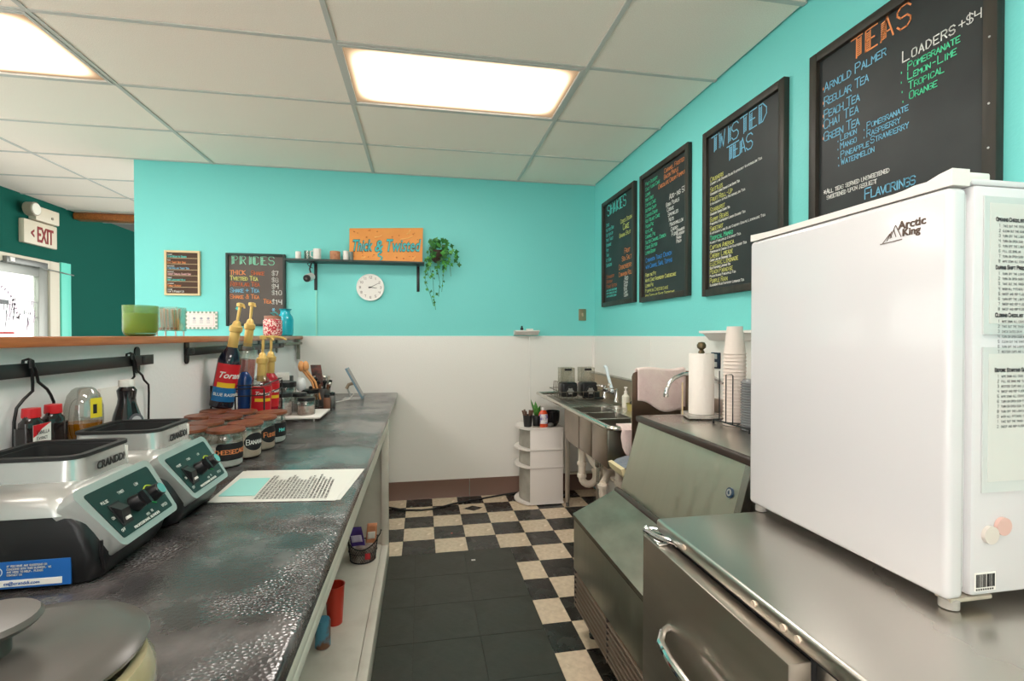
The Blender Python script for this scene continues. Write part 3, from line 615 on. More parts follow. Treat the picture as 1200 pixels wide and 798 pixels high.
# drain pipes
PVC = mat('white_pvc_pipe', (226, 214, 198), 0.35)
t = thing('drain_pipes', 'white plastic drain pipes and traps hanging beneath the sink bowls', 'pipes', (1.15, 3.0, 0.3))
def trap(x, y, dx, ztop=0.65, zl=0.42):
    p = [(x, y, ztop), (x, y, zl)] + [(x+dx*(0.05-0.05*math.cos(a_)), y, zl-0.05*math.sin(a_)) for a_ in [PI*k/8 for k in range(1, 9)]] + [(x+dx*.1, y, zl+.06)]
    q = MB().tube(p, 0.024, 14).build('trap_pipe', PVC, t)
    for z in (0.52, 0.44): MB().lathe(x, y, [(0.028, z), (0.031, z+.003), (0.031, z+.022), (0.028, z+.025)], 14).build('slip_nut', PVC, q)
    MB().lathe(x+dx*.1, y, [(0.028, zl+.03), (0.031, zl+.033), (0.031, zl+.052), (0.028, zl+.055)], 14).build('slip_nut', PVC, q)
trap(1.055, 3.14, 1, 0.65, 0.44); trap(1.135, 2.70, -1, 0.65, 0.47)
MB().tube([(1.155, 3.14, 0.49), (1.165, 3.10, 0.53), (1.19, 3.0, 0.54), (1.30, 2.9, 0.5), (1.45, 2.9, 0.46)], 0.022, 12).build('cross_pipe', PVC, t)
MB().tube([(1.10, 3.14, 0.60), (1.10, 3.05, 0.56), (1.13, 2.9, 0.52), (1.20, 2.82, 0.50)], 0.022, 12).build('cross_pipe', PVC, t)
MB().tube([(1.035, 2.70, 0.53), (1.10, 2.78, 0.56), (1.25, 2.85, 0.55)], 0.020, 12).build('cross_pipe', PVC, t)
# faucet of the big sink
t = thing('sink_faucet', 'chrome double valve faucet with raised pale spout at the back corner of the sink', 'faucet', (1.44, 3.58, ZT))
MB().tube([(1.44, 3.72, 0.955), (1.44, 3.48, 0.955)], 0.017, 12).build('faucet_body', CHROME, t)
for y in (3.72, 3.48):
    vv = MB().lathe(1.44, y, [(0.022, 0.886), (0.022, 0.90), (0.014, 0.92), (0.016, 0.985), (0.008, 0.99)], 12).build('valve', CHROME, t)
    MB().tube([(1.44, y, 0.985), (1.39, y-.012, 0.992), (1.36, y-.02, 0.99)], 0.008, 8).build('lever', CHROME, vv)
MB().tube([(1.44, 3.60, 0.955), (1.43, 3.55, 1.0), (1.39, 3.50, 1.02)], 0.011, 10).build('swing_joint', CHROME, t)
MB().tube([(1.40, 3.46, 0.97), (1.405, 3.52, 1.03), (1.41, 3.58, 1.09), (1.415, 3.62, 1.135), (1.41, 3.64, 1.15)], 0.012, 10).build('raised_spout', mat('pale_hose', (214, 226, 232), 0.25), t)
# soap pump and sponge tub
t = thing('soap_pump', 'small white soap pump bottle on the sink deck beside the splash guard', 'soap', (1.40, 3.22, ZT-.01))
MB().lathe(1.40, 3.22, [(0.024, 0.886), (0.026, 0.89), (0.026, 0.965), (0.012, 0.98), (0.010, 0.99)], 16).build('bottle', mat('cloudy_plastic', (225, 222, 208), 0.3), t)
MB().lathe(1.40, 3.22, [(0.012, 0.988), (0.012, 1.0), (0.005, 1.002), (0.005, 1.02), (0.012, 1.022), (0.012, 1.03)], 12).build('pump_head', WHITEP, t)
t = thing('sponge_tub', 'yellowish tub with a dark scrubber behind the sink bowls', 'tub', (1.40, 3.09, ZT-.01))
MB().lathe(1.40, 3.09, [(0.040, 0.886), (0.048, 0.93), (0.050, 0.932), (0.047, 0.93), (0.039, 0.89)], 20).build('tub', mat('yellow_tub', (186, 170, 104), 0.4), t)
MB().ball((1.405, 3.09, 0.935), 0.03, 12, 8, sz=0.6).build('scrubber', mat('dark_scrubber', (70, 72, 66), 0.9, bump=0.8, bscale=200), t)
# dark towel box behind faucet
t = thing('dish_wand', 'dark dish brush lying between the jars and the faucet', 'brush', (1.36, 3.76, ZT))
MB().tube([(1.30, 3.84, 0.885), (1.36, 3.72, 0.89), (1.40, 3.66, 0.895)], 0.010, 8).build('handle', BLKP, t); MB().rbox(1.36, 1.43, 3.79, 3.88, 0.870, 0.93, 0.01).build('brush_head', BLKP, t)
# wire dish rack + two jars
t = thing('dish_rack', 'chrome wire dish rack on the drainboard under the blender jars', 'dish rack', (1.26, 3.86, ZT))
mb = MB(); zr = ZT-.008
for z in (zr, zr+.055): mb.tube([(1.08, 3.72, z), (1.44, 3.72, z), (1.44, 4.08, z), (1.08, 4.08, z), (1.08, 3.72, z)], 0.003, 6)
for k in range(9): mb.cyl((1.08+.045*k, 3.72, zr), (1.08+.045*k, 4.08, zr), 0.002, 5); mb.cyl((1.08+.045*k, 3.72, zr), (1.08+.045*k, 3.72, zr+.055), 0.002, 5)
mb.build('wire_frame', mat('dull_wire', (120, 112, 100), 0.35, 0.9), t)
for k in range(4): MB().tube([(1.075, 3.74+.05*k, zr), (1.062, 3.74+.05*k, zr+.07), (1.068, 3.74+.05*k, zr+.13), (1.088, 3.745+.05*k, zr+.128)], 0.003, 6).build('plate_hook', MATS['dull_wire'], t)
def bjar(x, label):
    j = thing('blender_jar', label, 'blender jar', (x, 3.90, zr+.004), 'upturned blender jars in the dish rack'); zz = zr+.004
    MB().rbox(x-.068, x+.068, 3.795, 3.93, zz, zz+.118, 0.022, 4).build('jar_base', BLKP, j)
    co = MB().cyl((x, 3.795, zz+.05), (x, 3.788, zz+.05), 0.040, 24).build('coupling_ring', BLKR, j)
    MB().cyl((x, 3.789, zz+.05), (x, 3.776, zz+.05), 0.022, 12).build('drive_gear', mat('grey_gear', (165, 165, 160), 0.4, 0.5), co)
    for a_ in range(6): MB().cyl((x+.022*math.cos(a_*PI/3), 3.787, zz+.05+.022*math.sin(a_*PI/3)), (x+.022*math.cos(a_*PI/3), 3.777, zz+.05+.022*math.sin(a_*PI/3)), 0.006, 6).build('gear_tooth', MATS['grey_gear'], co)
    b_ = MB(); z0, z1 = zz+.115, zz+.232
    b_.box(x-.058, x+.058, 3.85, 3.853, z0, z1).box(x-.058, x+.058, 3.947, 3.95, z0, z1).box(x-.058, x-.055, 3.853, 3.947, z0, z1).box(x+.055, x+.058, 3.853, 3.947, z0, z1).box(x-.058, x+.058, 3.85, 3.95, z1, z1+.003)
    b_.build('clear_jar', thin_glass('clear_jar', (240, 240, 236), 0.10, 0.05), j, smooth=0)
    MB().rbox(x-.03, x+.03, 3.842, 3.85, z1-.022, z1-.004, 0.004).build('grip', BLKP, j)
bjar(1.175, 'upturned clear blender jar with black base, left one in the dish rack'); bjar(1.345, 'upturned clear blender jar with black base, right one in the dish rack')
# towel on the near rim
def f2(u, v):
    x = 1.045 + 0.17*u; 
    if v < .15: return (x, 2.53-0.03*(v/.15), ZT+.008)
    if v < .3: a_ = (v-.15)/.15*PI/2; return (x, 2.495-0.035*math.sin(a_), ZT-.004+.014*math.cos(a_))
    low = ZT-0.10-0.13*min(1, u*1.6)**.7
    return (x+.004*math.sin(v*8), 2.455-0.006*math.sin(u*10), (ZT-.008)-(ZT-.008-low)*(v-.3)/.7)
cloth('dish_towel', 'white terry towel hanging over the near rim of the sink', TOW, f2, 14, 16, 0.01)
# tub under it
t = thing('storage_bin', 'cream bin with a blue grey lining squeezed beside the ice machine', 'bin', (1.08, 2.33, 0.55))
MB().prism([(0.955, 0.735), (0.965, 0.705), (1.01, 0.665), (1.10, 0.635), (1.20, 0.63), (1.20, 0.655), (1.10, 0.660), (1.03, 0.685), (0.99, 0.715), (0.975, 0.74)], 'y', 2.25, 2.42).build('bin_rim', mat('cream_plastic', (228, 214, 170), 0.4), t)
MB().prism([(0.978, 0.735), (0.99, 0.716), (1.03, 0.687), (1.10, 0.662), (1.20, 0.657), (1.20, 0.77), (1.05, 0.76), (1.0, 0.748)], 'y', 2.26, 2.41).build('bin_lining', mat('blue_grey_bag', (120, 128, 138), 0.5, bump=0.8, bscale=30), t)
MB().rbox(1.05, 1.20, 2.27, 2.40, 0.0, 0.628, 0.004).build('bin_stand', mat('dark_grey_stand', (60, 62, 62), 0.5), t)

# ---- white drawer cart in the corner
DR = mat('translucent_drawer', (178, 174, 164), 0.25, rgb2=(150, 147, 138), nscale=6)
t = thing('drawer_cart', 'white plastic drawer unit with bowed drawer fronts in the back corner', 'drawers', (1.0, 4.05, 0))
def bow(x0, d, ya, yb, xb, n=10): return [(x0-d*math.sin(PI*(0.08+0.84*k/n)), ya+(yb-ya)*k/n) for k in range(n+1)] + [(xb, yb), (xb, ya)]
MB().rbox(0.868, 1.145, 3.885, 3.898, 0.01, 0.632, 0.004).build('side_panel', WHITEP, t)
MB().rbox(0.868, 1.145, 4.195, 4.208, 0.01, 0.632, 0.004).build('side_panel', WHITEP, t)
for z in (0.301, 0.446): MB().rbox(0.866, 1.147, 3.881, 3.886, z, z+.006, 0.001).build('side_ridge', mat('ridge_grey', (196, 190, 184), .5), t)
for z in (0.008, 0.305, 0.448, 0.618): MB().prism(bow(0.872, 0.095 if z > .6 else .105, 3.882, 4.21, 1.148), 'z', z, z+.016).build('shelf_rim', WHITEP, t)
MB().rbox(1.13, 1.143, 3.9, 4.19, 0.01, 0.632, 0.003).build('back_panel', WHITEP, t)
for z0, z1 in ((0.026, 0.300), (0.324, 0.444), (0.467, 0.612)): MB().prism(bow(0.885, 0.075, 3.90, 4.193, 1.12), 'z', z0, z1).build('drawer', DR, t)
zc = 0.6345
def on_cart(): pass
t = thing('brush_cup', 'dark cup full of brown handled brushes on the drawer unit', 'cup', (0.865, 3.97, zc))
MB().lathe(0.865, 3.97, [(0.032, zc), (0.042, zc+.095), (0.044, zc+.097), (0.040, zc+.095), (0.031, zc+.004)], 18).build('cup', mat('dark_grey_plastic', (48, 48, 48), 0.4), t)
random.seed(4)
for k in range(6):
    a_ = k*1.05; MB().tube([(0.865+.012*math.cos(a_), 3.97+.012*math.sin(a_), zc+.02), (0.865+.045*math.cos(a_), 3.97+.035*math.sin(a_), zc+.13+.02*random.random())], 0.005, 6, 0.008).build('brush_handle', mat('brown_handles', (110, 80, 66), 0.5), t)
t = thing('black_jar', 'black jar with a steel foot beside the brush cup', 'jar', (0.93, 3.93, zc))
MB().lathe(0.93, 3.93, [(0.030, zc), (0.031, zc+.012), (0.034, zc+.085), (0.030, zc+.095), (0.0001, zc+.096)], 18).build('jar', BLKP, t); MB().lathe(0.93, 3.93, [(0.033, zc), (0.033, zc+.012)], 18).build('foot_ring', STEEL, t)
t = thing('leafy_sprig', 'upright sprig of green leaves behind the orange dish soap', 'plant', (0.955, 4.03, zc))
LEAF = mat('leaf_green', (58, 120, 48), 0.5, rgb2=(96, 160, 70), nscale=30)
MB().lathe(0.955, 4.03, [(0.022, zc), (0.028, zc+.07), (0.024, zc+.07), (0.0001, zc+.06)], 14).build('pot', mat('brown_pot', (90, 74, 60), 0.6), t)
for k, (a_, L, w_) in enumerate(((2.6, .15, .022), (0.3, .10, .02), (1.6, .13, .02), (3.9, .09, .018), (5.2, .10, .02), (2.1, .10, .016))):
    dx, dy = math.cos(a_)*.35, math.sin(a_)*.35; g = []
    for i in range(6):
        s_ = i/5; ww = w_*math.sin(PI*(0.08+.9*s_)); c0 = Vector((0.955+dx*L*s_, 4.03+dy*L*s_, zc+.06+L*s_)); sd = Vector((-math.sin(a_)+.6, math.cos(a_)*.3, 0)).normalized()
        g.append([c0-sd*ww, c0+Vector((0, 0, .003)), c0+sd*ww])
    MB().sheet(g).build('leaf', LEAF, t, thick=0.0015)
t = thing('dish_soap_bottle', 'orange dish soap bottle with white label on the drawer unit', 'soap', (0.985, 3.925, zc))
SO = mat('orange_soap', (226, 84, 44), 0.2, coat=0.4)
MB().lathe(0.985, 3.925, [(0.034, zc), (0.040, zc+.006), (0.040, zc+.06), (0.042, zc+.085), (0.036, zc+.115), (0.022, zc+.135), (0.012, zc+.142)], 22, sy=.55).build('bottle', SO, t)
MB().lathe(0.985, 3.925, [(0.013, zc+.14), (0.015, zc+.142), (0.014, zc+.158), (0.006, zc+.164)], 14).build('cap', WHITEP, t)
lb = MB().lathe(0.985, 3.925, [(0.0405, zc+.03), (0.0412, zc+.05), (0.0430, zc+.085), (0.0385, zc+.108)], 24, sy=.56)
lb.f = [f for f in lb.f if len(f) == 4 and sum(lb.v[i][1] for i in f)/4 < 3.915 and abs(sum(lb.v[i][0] for i in f)/4-.985) < .036]; lb.m = [0]*len(lb.f)
lb.build('label', mat('white_blue_label', (236, 232, 232), 0.4, rgb2=(120, 110, 170), nscale=28, contrast=(.45, .6)), t)
t = thing('black_bowl', 'glossy black bowl on the drawer unit by the sink', 'bowl', (1.075, 3.97, zc))
MB().lathe(1.075, 3.97, [(0.035, zc), (0.055, zc+.03), (0.062, zc+.08), (0.062, zc+.125), (0.058, zc+.125), (0.057, zc+.08), (0.050, zc+.035), (0.0001, zc+.02)], 24).build('bowl', mat('gloss_black', (18, 18, 22), 0.15), t)
t = thing('scrubbing_pad', 'small grey steel wool pad in front of the black bowl', 'scrubber', (1.04, 3.915, zc))
MB().ball((1.045, 3.915, zc+.018), 0.026, 12, 8, sz=.7).build('pad', mat('steel_wool', (120, 116, 112), 0.7, 0.4, bump=1.0, bscale=250), t)

# ---- floor cable
o = MB().tube([(-0.30, 4.06, .008), (-0.24, 4.03, .008), (-0.13, 3.955, .008), (0.0, 3.935, .008), (0.10, 3.945, .008), (0.25, 4.035, .008), (0.5, 4.12, .008), (0.70, 4.19, .008), (0.84, 4.225, .008), (0.95, 4.226, .008)], 0.007, 8).build('power_cable', BLKR, None); tag(o, 'black power cable lying across the floor tiles at the back wall', 'cable')
o = MB().rbox(0.30, 0.325, 3.005, 3.02, 0.0, 0.003, .001).build('paper_scrap', PAPERW, None); tag(o, 'tiny white scrap lying on the black floor area', 'scrap')
o = MB().rbox(0.200, 0.212, 3.445, 3.457, 0.0, 0.004, .001).build('paper_scrap', mat('pink_scrap', (214, 120, 110), 0.6), None); tag(o, 'tiny pink scrap on a black checker tile', 'scrap')
# ---- wall items, right
t = thing('wall_outlet', 'dark outlet cover on the right wall beside the paper towel roll', 'outlet', (1.535, 2.36, 1.257))
MB().rbox(1.529, 1.5352, 2.318, 2.400, 1.215, 1.300, .003).build('cover_plate', mat('navy_plate', (40, 52, 68), 0.3, 0.3), t)
for z in (1.236, 1.278): MB().rbox(1.526, 1.530, 2.342, 2.376, z-.013, z+.013, .003).build('socket', SILV, t)
def crown(nm, label, poly, axis, a, b, items=None):
    o = MB().prism(poly, axis, a, b).build(nm, WHITEP, None); tag(o, label, 'shelf'); return o
crown('wall_ledge', 'white moulded wall ledge on the right wall behind the paper cups', [(1.534, 1.362), (1.505, 1.365), (1.50, 1.375), (1.475, 1.398), (1.45, 1.402), (1.45, 1.414), (1.534, 1.414)], 'y', 1.62, 2.385)
t = crown('wall_ledge', 'small white moulded wall ledge on the back wall right of the plant', [(4.234, 1.392), (4.20, 1.394), (4.19, 1.405), (4.165, 1.42), (4.15, 1.425), (4.15, 1.434), (4.234, 1.434)], 'x', 0.795, 1.010)
o = MB().lathe(0.86, 4.19, [(.013, 1.435), (.014, 1.455), (.008, 1.46), (.008, 1.472), (.0001, 1.474)], 12).build('small_bottle', BLKP, None); tag(o, 'tiny black bottle on the small white wall ledge', 'bottle')
o = MB().rbox(0.90, 0.96, 4.17, 4.215, 1.4345, 1.448, .006).build('soap_bar', mat('white_soap', (240, 238, 230), .4), None); tag(o, 'white soap bar on the small white wall ledge', 'soap')
t = thing('light_switch', 'brass light switch plate on the back wall near the corner', 'switch', (1.428, 4.244, 1.575)); MB().rbox(1.393, 1.463, 4.238, 4.2448, 1.523, 1.628, .003).build('cover_plate', mat('brass_plate', (150, 140, 112), 0.35, 0.6), t); MB().rbox(1.42, 1.436, 4.228, 4.238, 1.56, 1.592, .003).build('toggle', mat('tan_toggle', (186, 170, 140), .4), t)

# ================================================================== LEFT SIDE
# ---- wooden ledge cap on the half wall, rails with hooks
o = MB().rbox(-1.275, -0.950, -0.6, 4.236, 1.360, 1.3865, 0.004).build('wooden_ledge', mat('ledge_oak', (196, 116, 62), 0.38, rgb2=(168, 92, 46), nscale=10, stretch=(8, .5, 8), coat=.2), None); tag(o, 'orange brown wooden ledge on top of the half wall', 'ledge')
t = thing('wall_rail', 'flat black metal rail under the ledge holding two wire loops', 'rail', (-0.96, 1.0, 1.3))
MB().rbox(-0.966, -0.960, -0.2, 1.995, 1.286, 1.321, 0.0015).build('flat_bar', BLK, t)
for y in (1.93, 0.5): 
    b_ = MB(); b_.prism([(y+.015*math.cos(a_), 1.335+.015*math.sin(a_)) for a_ in [PI*k/8 for k in range(9)]] + [(y-.015*math.cos(a_), 1.272-.015*math.sin(a_)) for a_ in [PI*k/8 for k in range(9)]], 'x', -0.984, -0.979)
    q = b_.build('bracket', BLK, t); MB().rbox(-0.980, -0.958, y-.012, y+.012, 1.29, 1.318, .003).build('bracket_arm', BLK, q)
t = thing('wall_rail', 'black metal rail with rounded bracket behind the syrup bottles', 'rail', (-0.96, 3.0, 1.32))
MB().rbox(-0.972, -0.960, 2.27, 3.72, 1.304, 1.338, 0.004).build('flat_bar', BLK, t)
MB().rbox(-0.975, -0.945, 3.72, 4.20, 1.318, 1.336, 0.003).build('end_cleat', mat('grey_green_wood', (128, 132, 118), .6), t)
for y in (2.30, 3.25, 3.62):
    b_ = MB(); b_.prism([(y+.018*math.cos(a_), 1.355+.016*math.sin(a_)) for a_ in [PI*k/8 for k in range(9)]] + [(y-.018*math.cos(a_), 1.285-.016*math.sin(a_)) for a_ in [PI*k/8 for k in range(9)]], 'x', -0.984, -0.979)
    q = b_.build('bracket', BLK, t); MB().rbox(-0.982, -0.955, y-.016, y+.016, 1.31, 1.334, .004).build('bracket_arm', BLK, q)
o = MB().rbox(-0.975, -0.955, 4.13, 4.165, 1.20, 1.36, .002).build('ledge_post', mat('grey_green_wood', (128, 132, 118), .6), None); tag(o, 'short grey wooden post under the far end of the ledge', 'post')
def wire_loop(y, label, dy, hw):
    t = thing('wire_loop', label, 'hook', (-0.945, y, 1.32), 'black wire loops on the rail')
    s = .052; p = []
    for sg in (1, -1):
        k_ = y+dy; q = [(-0.954, y+sg*.004, 1.326), (-0.955, y+sg*.007+dy*.3, 1.30), (-0.958, y+sg*.009+dy*.5, 1.272), (-0.963, k_+sg*.024, 1.25), (-0.968, k_+sg*.045, 1.232), (-0.972, k_+sg*hw*.93, 1.212), (-0.974, k_+sg*hw, 1.18), (-0.977, k_+sg*hw, 1.02)]
        MB().tube(q, 0.0035, 8).build('wire_side', BLK, t)
    MB().tube([(-0.977, y+dy-hw, 1.02), (-0.977, y+dy, 1.015), (-0.977, y+dy+hw, 1.02)], 0.0035, 8).build('bottom_bar', BLK, t)
    MB().tube([(-0.950, y-.006, 1.31), (-0.9515, y-.004, 1.327), (-0.958, y, 1.331), (-0.969, y, 1.328), (-0.972, y, 1.30)], 0.0035, 8).build('top_hook', BLK, t)
    MB().tube([(-0.950, y+.006, 1.31), (-0.9515, y+.004, 1.327), (-0.958, y, 1.331)], 0.0035, 8).build('top_hook', BLK, t)
wire_loop(1.412, 'black wire loop hanging from the rail over the two red capped bottles', .044, .066); wire_loop(1.845, 'black wire loop hanging from the rail end, behind the dark syrup bottle', .056, .088)
o = MB().rbox(-0.984, -0.976, 1.72, 1.83, 1.08, 1.225, .001).build('white_card', WHITEP, None); tag(o, 'blank white card against the half wall behind the dark syrup bottle', 'card')

# ---- long worktop and its base cabinet
o = MB().rbox(-0.984, -0.197, -0.3, 4.228, 0.872, 0.912, 0.012, 3).build('worktop', COUNTER, None); tag(o, 'long mottled dark slate worktop running to the back wall', 'worktop')
t = thing('base_cabinet', 'cream painted open base cabinet under the dark worktop', 'cabinet', (-0.6, 1.5, 0))
MB().rbox(-0.222, -0.202, -0.25, 3.15, 0.842, 0.871, 0.002).build('apron_rail', CABW, t)
MB().rbox(-0.226, -0.205, -0.25, 3.15, 0.806, 0.838, 0.002).build('apron_rail', CABW, t)
MB().box(-0.95, -0.245, -0.25, 3.13, 0.082, 0.098).build('bottom_shelf', CABW, t, smooth=0)
MB().rbox(-0.243, -0.203, -0.25, 3.15, 0.0, 0.100, 0.003).build('bottom_rail', CABW, t)
MB().rbox(-0.9, -0.204, 3.135, 3.158, 0.0, 0.871, 0.002).build('end_panel', CABW, t)
MB().rbox(-0.245, -0.203, 3.095, 3.135, 0.100, 0.806, 0.003).build('post', CABW, t)
MB().box(-0.965, -0.95, -0.25, 3.158, 0.0, 0.871).build('back_panel', CABW, t, smooth=0)
MB().rbox(-0.94, -0.245, 0.2, 0.222, 0.098, 0.806, 0.003).build('divider_panel', CABW, t)
o = MB().rbox(-0.97, -0.30, 3.17, 4.22, 0.0, 0.872, .003).build('end_cabinet', CABW, None); tag(o, 'plain cream cabinet carrying the far end of the dark worktop', 'cabinet')
# basket etc. in the cabinet
bx, by, bz = -0.335, 2.93, 0.099
t = thing('wire_basket', 'black mesh wire basket with packets on the bottom shelf', 'basket', (bx, by, bz))
mb = MB()
def ov(rx, ry, z, n=28, wob=0): return [(bx+rx*math.cos(2*PI*k/n), by+ry*math.sin(2*PI*k/n), z+wob*math.cos(4*PI*k/n)) for k in range(n+1)]
mb.tube(ov(.085, .085, bz+.105, wob=.02), .0035, 6); mb.tube(ov(.07, .07, bz+.003), .003, 6); mb.tube(ov(.079, .079, bz+.055), .0022, 5); mb.build('wire_rim', BLK, t)
ms = MB(); NN = 36
for k in range(NN):
    for sgn in (1, -1):
        pts = []
        for i in range(5):
            a_ = 2*PI*(k+sgn*i*.9)/NN; f_ = i/4; r_ = .07+.0145*f_; pts.append((bx+r_*math.cos(a_), by+r_*math.sin(a_), bz+.003+(.10+.02*math.cos(2*a_))*f_))
        ms.tube(pts, .0011, 3, caps=False)
o = ms.build('wire_mesh', BLK, t, smooth=0); o['kind'] = 'stuff'
MB().lathe(bx, by, [(.066, bz+.004), (.074, bz+.08), (.0001, bz+.085)], 20).build('cloth_liner', mat('pale_liner', (196, 186, 176), .8, rgb2=(130, 110, 105), nscale=25), t)
MB().tube([(bx+.075, by+.03, bz+.10), (bx+.095, by+.035, bz+.13), (bx+.098, by+.035, bz+.15), (bx+.104, by+.035, bz+.145)], .003, 6).build('handle', BLK, t)
MB().rbox(bx+.02, bx+.05, by-.083, by-.079, bz+.03, bz+.065, .002).build('red_tag', mat('red_tag', (190, 36, 48), .5), t)
def packet(label, m, c, w_, h_, tilt, m2=None):
    t = thing('packet', label, 'packet', c)
    g = [[(c[0]+(-w_/2+w_*i/6)+tilt*j/6*h_, c[1]+.010*math.sin(PI*i/6)*math.sin(PI*j/6), c[2]+h_*j/6) for j in range(7)] for i in range(7)]
    MB().sheet(g).build('wrapper', m, t, thick=.008)
    if m2: 
        g = [[(c[0]+(-w_/2.6+w_/1.3*i/4)+tilt*(.35+.3*j/4)*h_, c[1]-.008+.006*math.sin(PI*i/6), c[2]+h_*(.35+.3*j/4)) for j in range(5)] for i in range(5)]
        MB().sheet(g).build('label', m2, t, thick=.002)
packet('purple packet with white edge in the wire basket', mat('purple_foil', (76, 50, 130), .35), (bx-.02, by-.01, bz+.06), .075, .13, -.2, mat('lilac_print', (210, 196, 224), .4))
packet('orange and cream packet in the wire basket', mat('orange_packet', (222, 150, 110), .5), (bx+.04, by+.02, bz+.06), .055, .135, .08, mat('cream_print', (235, 225, 212), .5))
t = thing('red_cup', 'red plastic tumbler standing on the bottom shelf', 'cup', (-0.385, 2.30, .099)); MB().lathe(-.385, 2.30, [(.032, .099), (.042, .27), (.044, .272), (.040, .272), (.030, .105), (.0001, .103)], 22).build('tumbler', mat('red_plastic', (206, 62, 44), .35), t)
t = thing('blue_can', 'blue and brown drink can standing in front of the red tumbler', 'can', (-0.405, 2.13, .099)); MB().lathe(-.405, 2.13, [(.026, .099), (.031, .105), (.031, .205), (.027, .215), (.0001, .214)], 20).build('can_body', mat('can_print', (88, 150, 178), .35, rgb2=(120, 78, 58), nscale=12, contrast=(.45, .55)), t)
t = thing('shelf_bag', 'crumpled clear plastic bag on the bottom shelf at the near end', 'bag', (-.5, 1.45, .099)); MB().ball((-.52, 1.42, .15), .09, 20, 12, sz=.5).build('plastic_film', thin_glass('bag_film', (232, 232, 228), .25, .2), t)

# ---- blender bases
def blender_base(dy, dx, label, sticker):
    t = thing('blender', label, 'blender', (-0.75+dx, 1.19+dy, 0.912), 'blender bases without jars')
    def P(pts): return [(a+dx, b) for a, b in pts]
    Y0, Y1 = 1.055+dy, 1.318+dy
    prof = [(-0.93, .918), (-0.622, .918), (-0.598, .955), (-0.588, .985), (-0.640, 1.080), (-0.70, 1.092), (-0.93, 1.095)]
    # black body: lofted sections so the foot is narrower than the shoulder
    secs = []
    for z, x0, x1, ya, yb in ((.918, -.900, -.618, Y0+.012, Y1-.012), (.935, -.900, -.608, Y0+.004, Y1-.004), (.97, -.900, -.598, Y0, Y1), (1.03, -.900, -.620, Y0, Y1), (1.055, -.900, -.640, Y0+.004, Y1-.004), (1.075, -.900, -.655, Y0+.016, Y1-.016)):
        r_ = .03; ring_ = []
        for cx, cy, a0 in ((x1-r_, yb-r_, 0), (x0+r_, yb-r_, PI/2), (x0+r_, ya+r_, PI), (x1-r_, ya+r_, 1.5*PI)):
            for k in range(6): a_ = a0+PI/2*k/5; ring_.append((cx+r_*math.cos(a_)+dx, cy+r_*math.sin(a_), z))
        secs.append(ring_)
    m = MB(); n = len(secs[0]); m.v = [p for s_ in secs for p in s_]
    for i in range(len(secs)-1):
        for k in range(n): j = (k+1) % n; m.f.append((i*n+k, i*n+j, (i+1)*n+j, (i+1)*n+k))
    m.f.append(tuple(range(n))[::-1]); m.f.append(tuple((len(secs)-1)*n+k for k in range(n))); m.m = [0]*len(m.f)
    body = m.build('body', BLKP, t, smooth=50)
    # silver shoulder that wraps over the front
    sh = MB(); sec = []
    for z, x0, x1, ya, yb, r_ in ((1.050, -.902, -.650, Y0-.003, Y1+.003, .03), (1.078, -.902, -.655, Y0-.001, Y1+.001, .035), (1.092, -.899, -.672, Y0+.014, Y1-.014, .04), (1.097, -.895, -.690, Y0+.035, Y1-.035, .035)):
        ring_ = []
        for cx, cy, a0 in ((x1-r_, yb-r_, 0), (x0+r_, yb-r_, PI/2), (x0+r_, ya+r_, PI), (x1-r_, ya+r_, 1.5*PI)):
            for k in range(6): a_ = a0+PI/2*k/5; ring_.append((cx+r_*math.cos(a_)+dx, cy+r_*math.sin(a_), z))
        sec.append(ring_)
    sh.v = [p for s_ in sec for p in s_]
    for i in range(len(sec)-1):
        for k in range(n): j = (k+1) % n; sh.f.append((i*n+k, i*n+j, (i+1)*n+j, (i+1)*n+k))
    sh.f.append(tuple((len(sec)-1)*n+k for k in range(n))); sh.f.append(tuple(range(n))[::-1]); sh.m = [0]*len(sh.f)
    sh.build('top_shell', SILV, t, smooth=50)
    # sloping control panel, front plane through (-.578,.985) and (-.655,1.085)
    A = Vector((-.577+dx, 0, .978)); B = Vector((-.652+dx, 0, 1.088)); U = (B-A).normalized(); L = (B-A).length; N_ = Vector((U.z, 0, -U.x))
    yc = (Y0+Y1)/2; R = Vector((0, 1, 0))
    def slab(hw, v0, v1, r_, d0, d1, top_hw=None):
        top_hw = top_hw or hw; pts = []
        for cx, cy, a0 in ((top_hw-r_, v1-r_, 0), (-top_hw+r_, v1-r_, PI/2), (-hw+r_, v0+r_, PI), (hw-r_, v0+r_, 1.5*PI)):
            for k in range(6): a_ = a0+PI/2*k/5; pts.append((cx+r_*math.cos(a_), cy+r_*math.sin(a_)))
        q = MB(); m_ = len(pts)
        for d in (d0, d1): q.v += [tuple(A+R*(yc+p[0])+U*p[1]+N_*d) for p in pts]
        q.f = [tuple(range(m_)), tuple(range(m_, 2*m_))[::-1]]+[(i, (i+1) % m_, (i+1) % m_+m_, i+m_) for i in range(m_)]; q.m = [0]*len(q.f); return q
    pf = slab(.112, -.004, L+.004, .018, -.045, .003, .132).build('panel_surround', SILV, t)
    PG = mat('panel_green_black', (20, 44, 40), .3)
    pp = slab(.096, .010, L-.012, .006, .0025, .0045, .110).build('control_panel', PG, t)
    def at(y, v, d=0): return A+R*(yc+y)+U*v+N_*d
    # rocker switch and two knobs
    q = MB(); 
    def pbox(y0, y1, v0, v1, d0, d1):
        b_ = MB(); c_ = [at(y, v, d) for d in (d0, d1) for y, v in ((y0, v0), (y1, v0), (y1, v1), (y0, v1))]
        b_.add(c_, [(0, 1, 2, 3), (4, 5, 6, 7), (0, 1, 5, 4), (1, 2, 6, 5), (2, 3, 7, 6), (3, 0, 4, 7)]); return b_
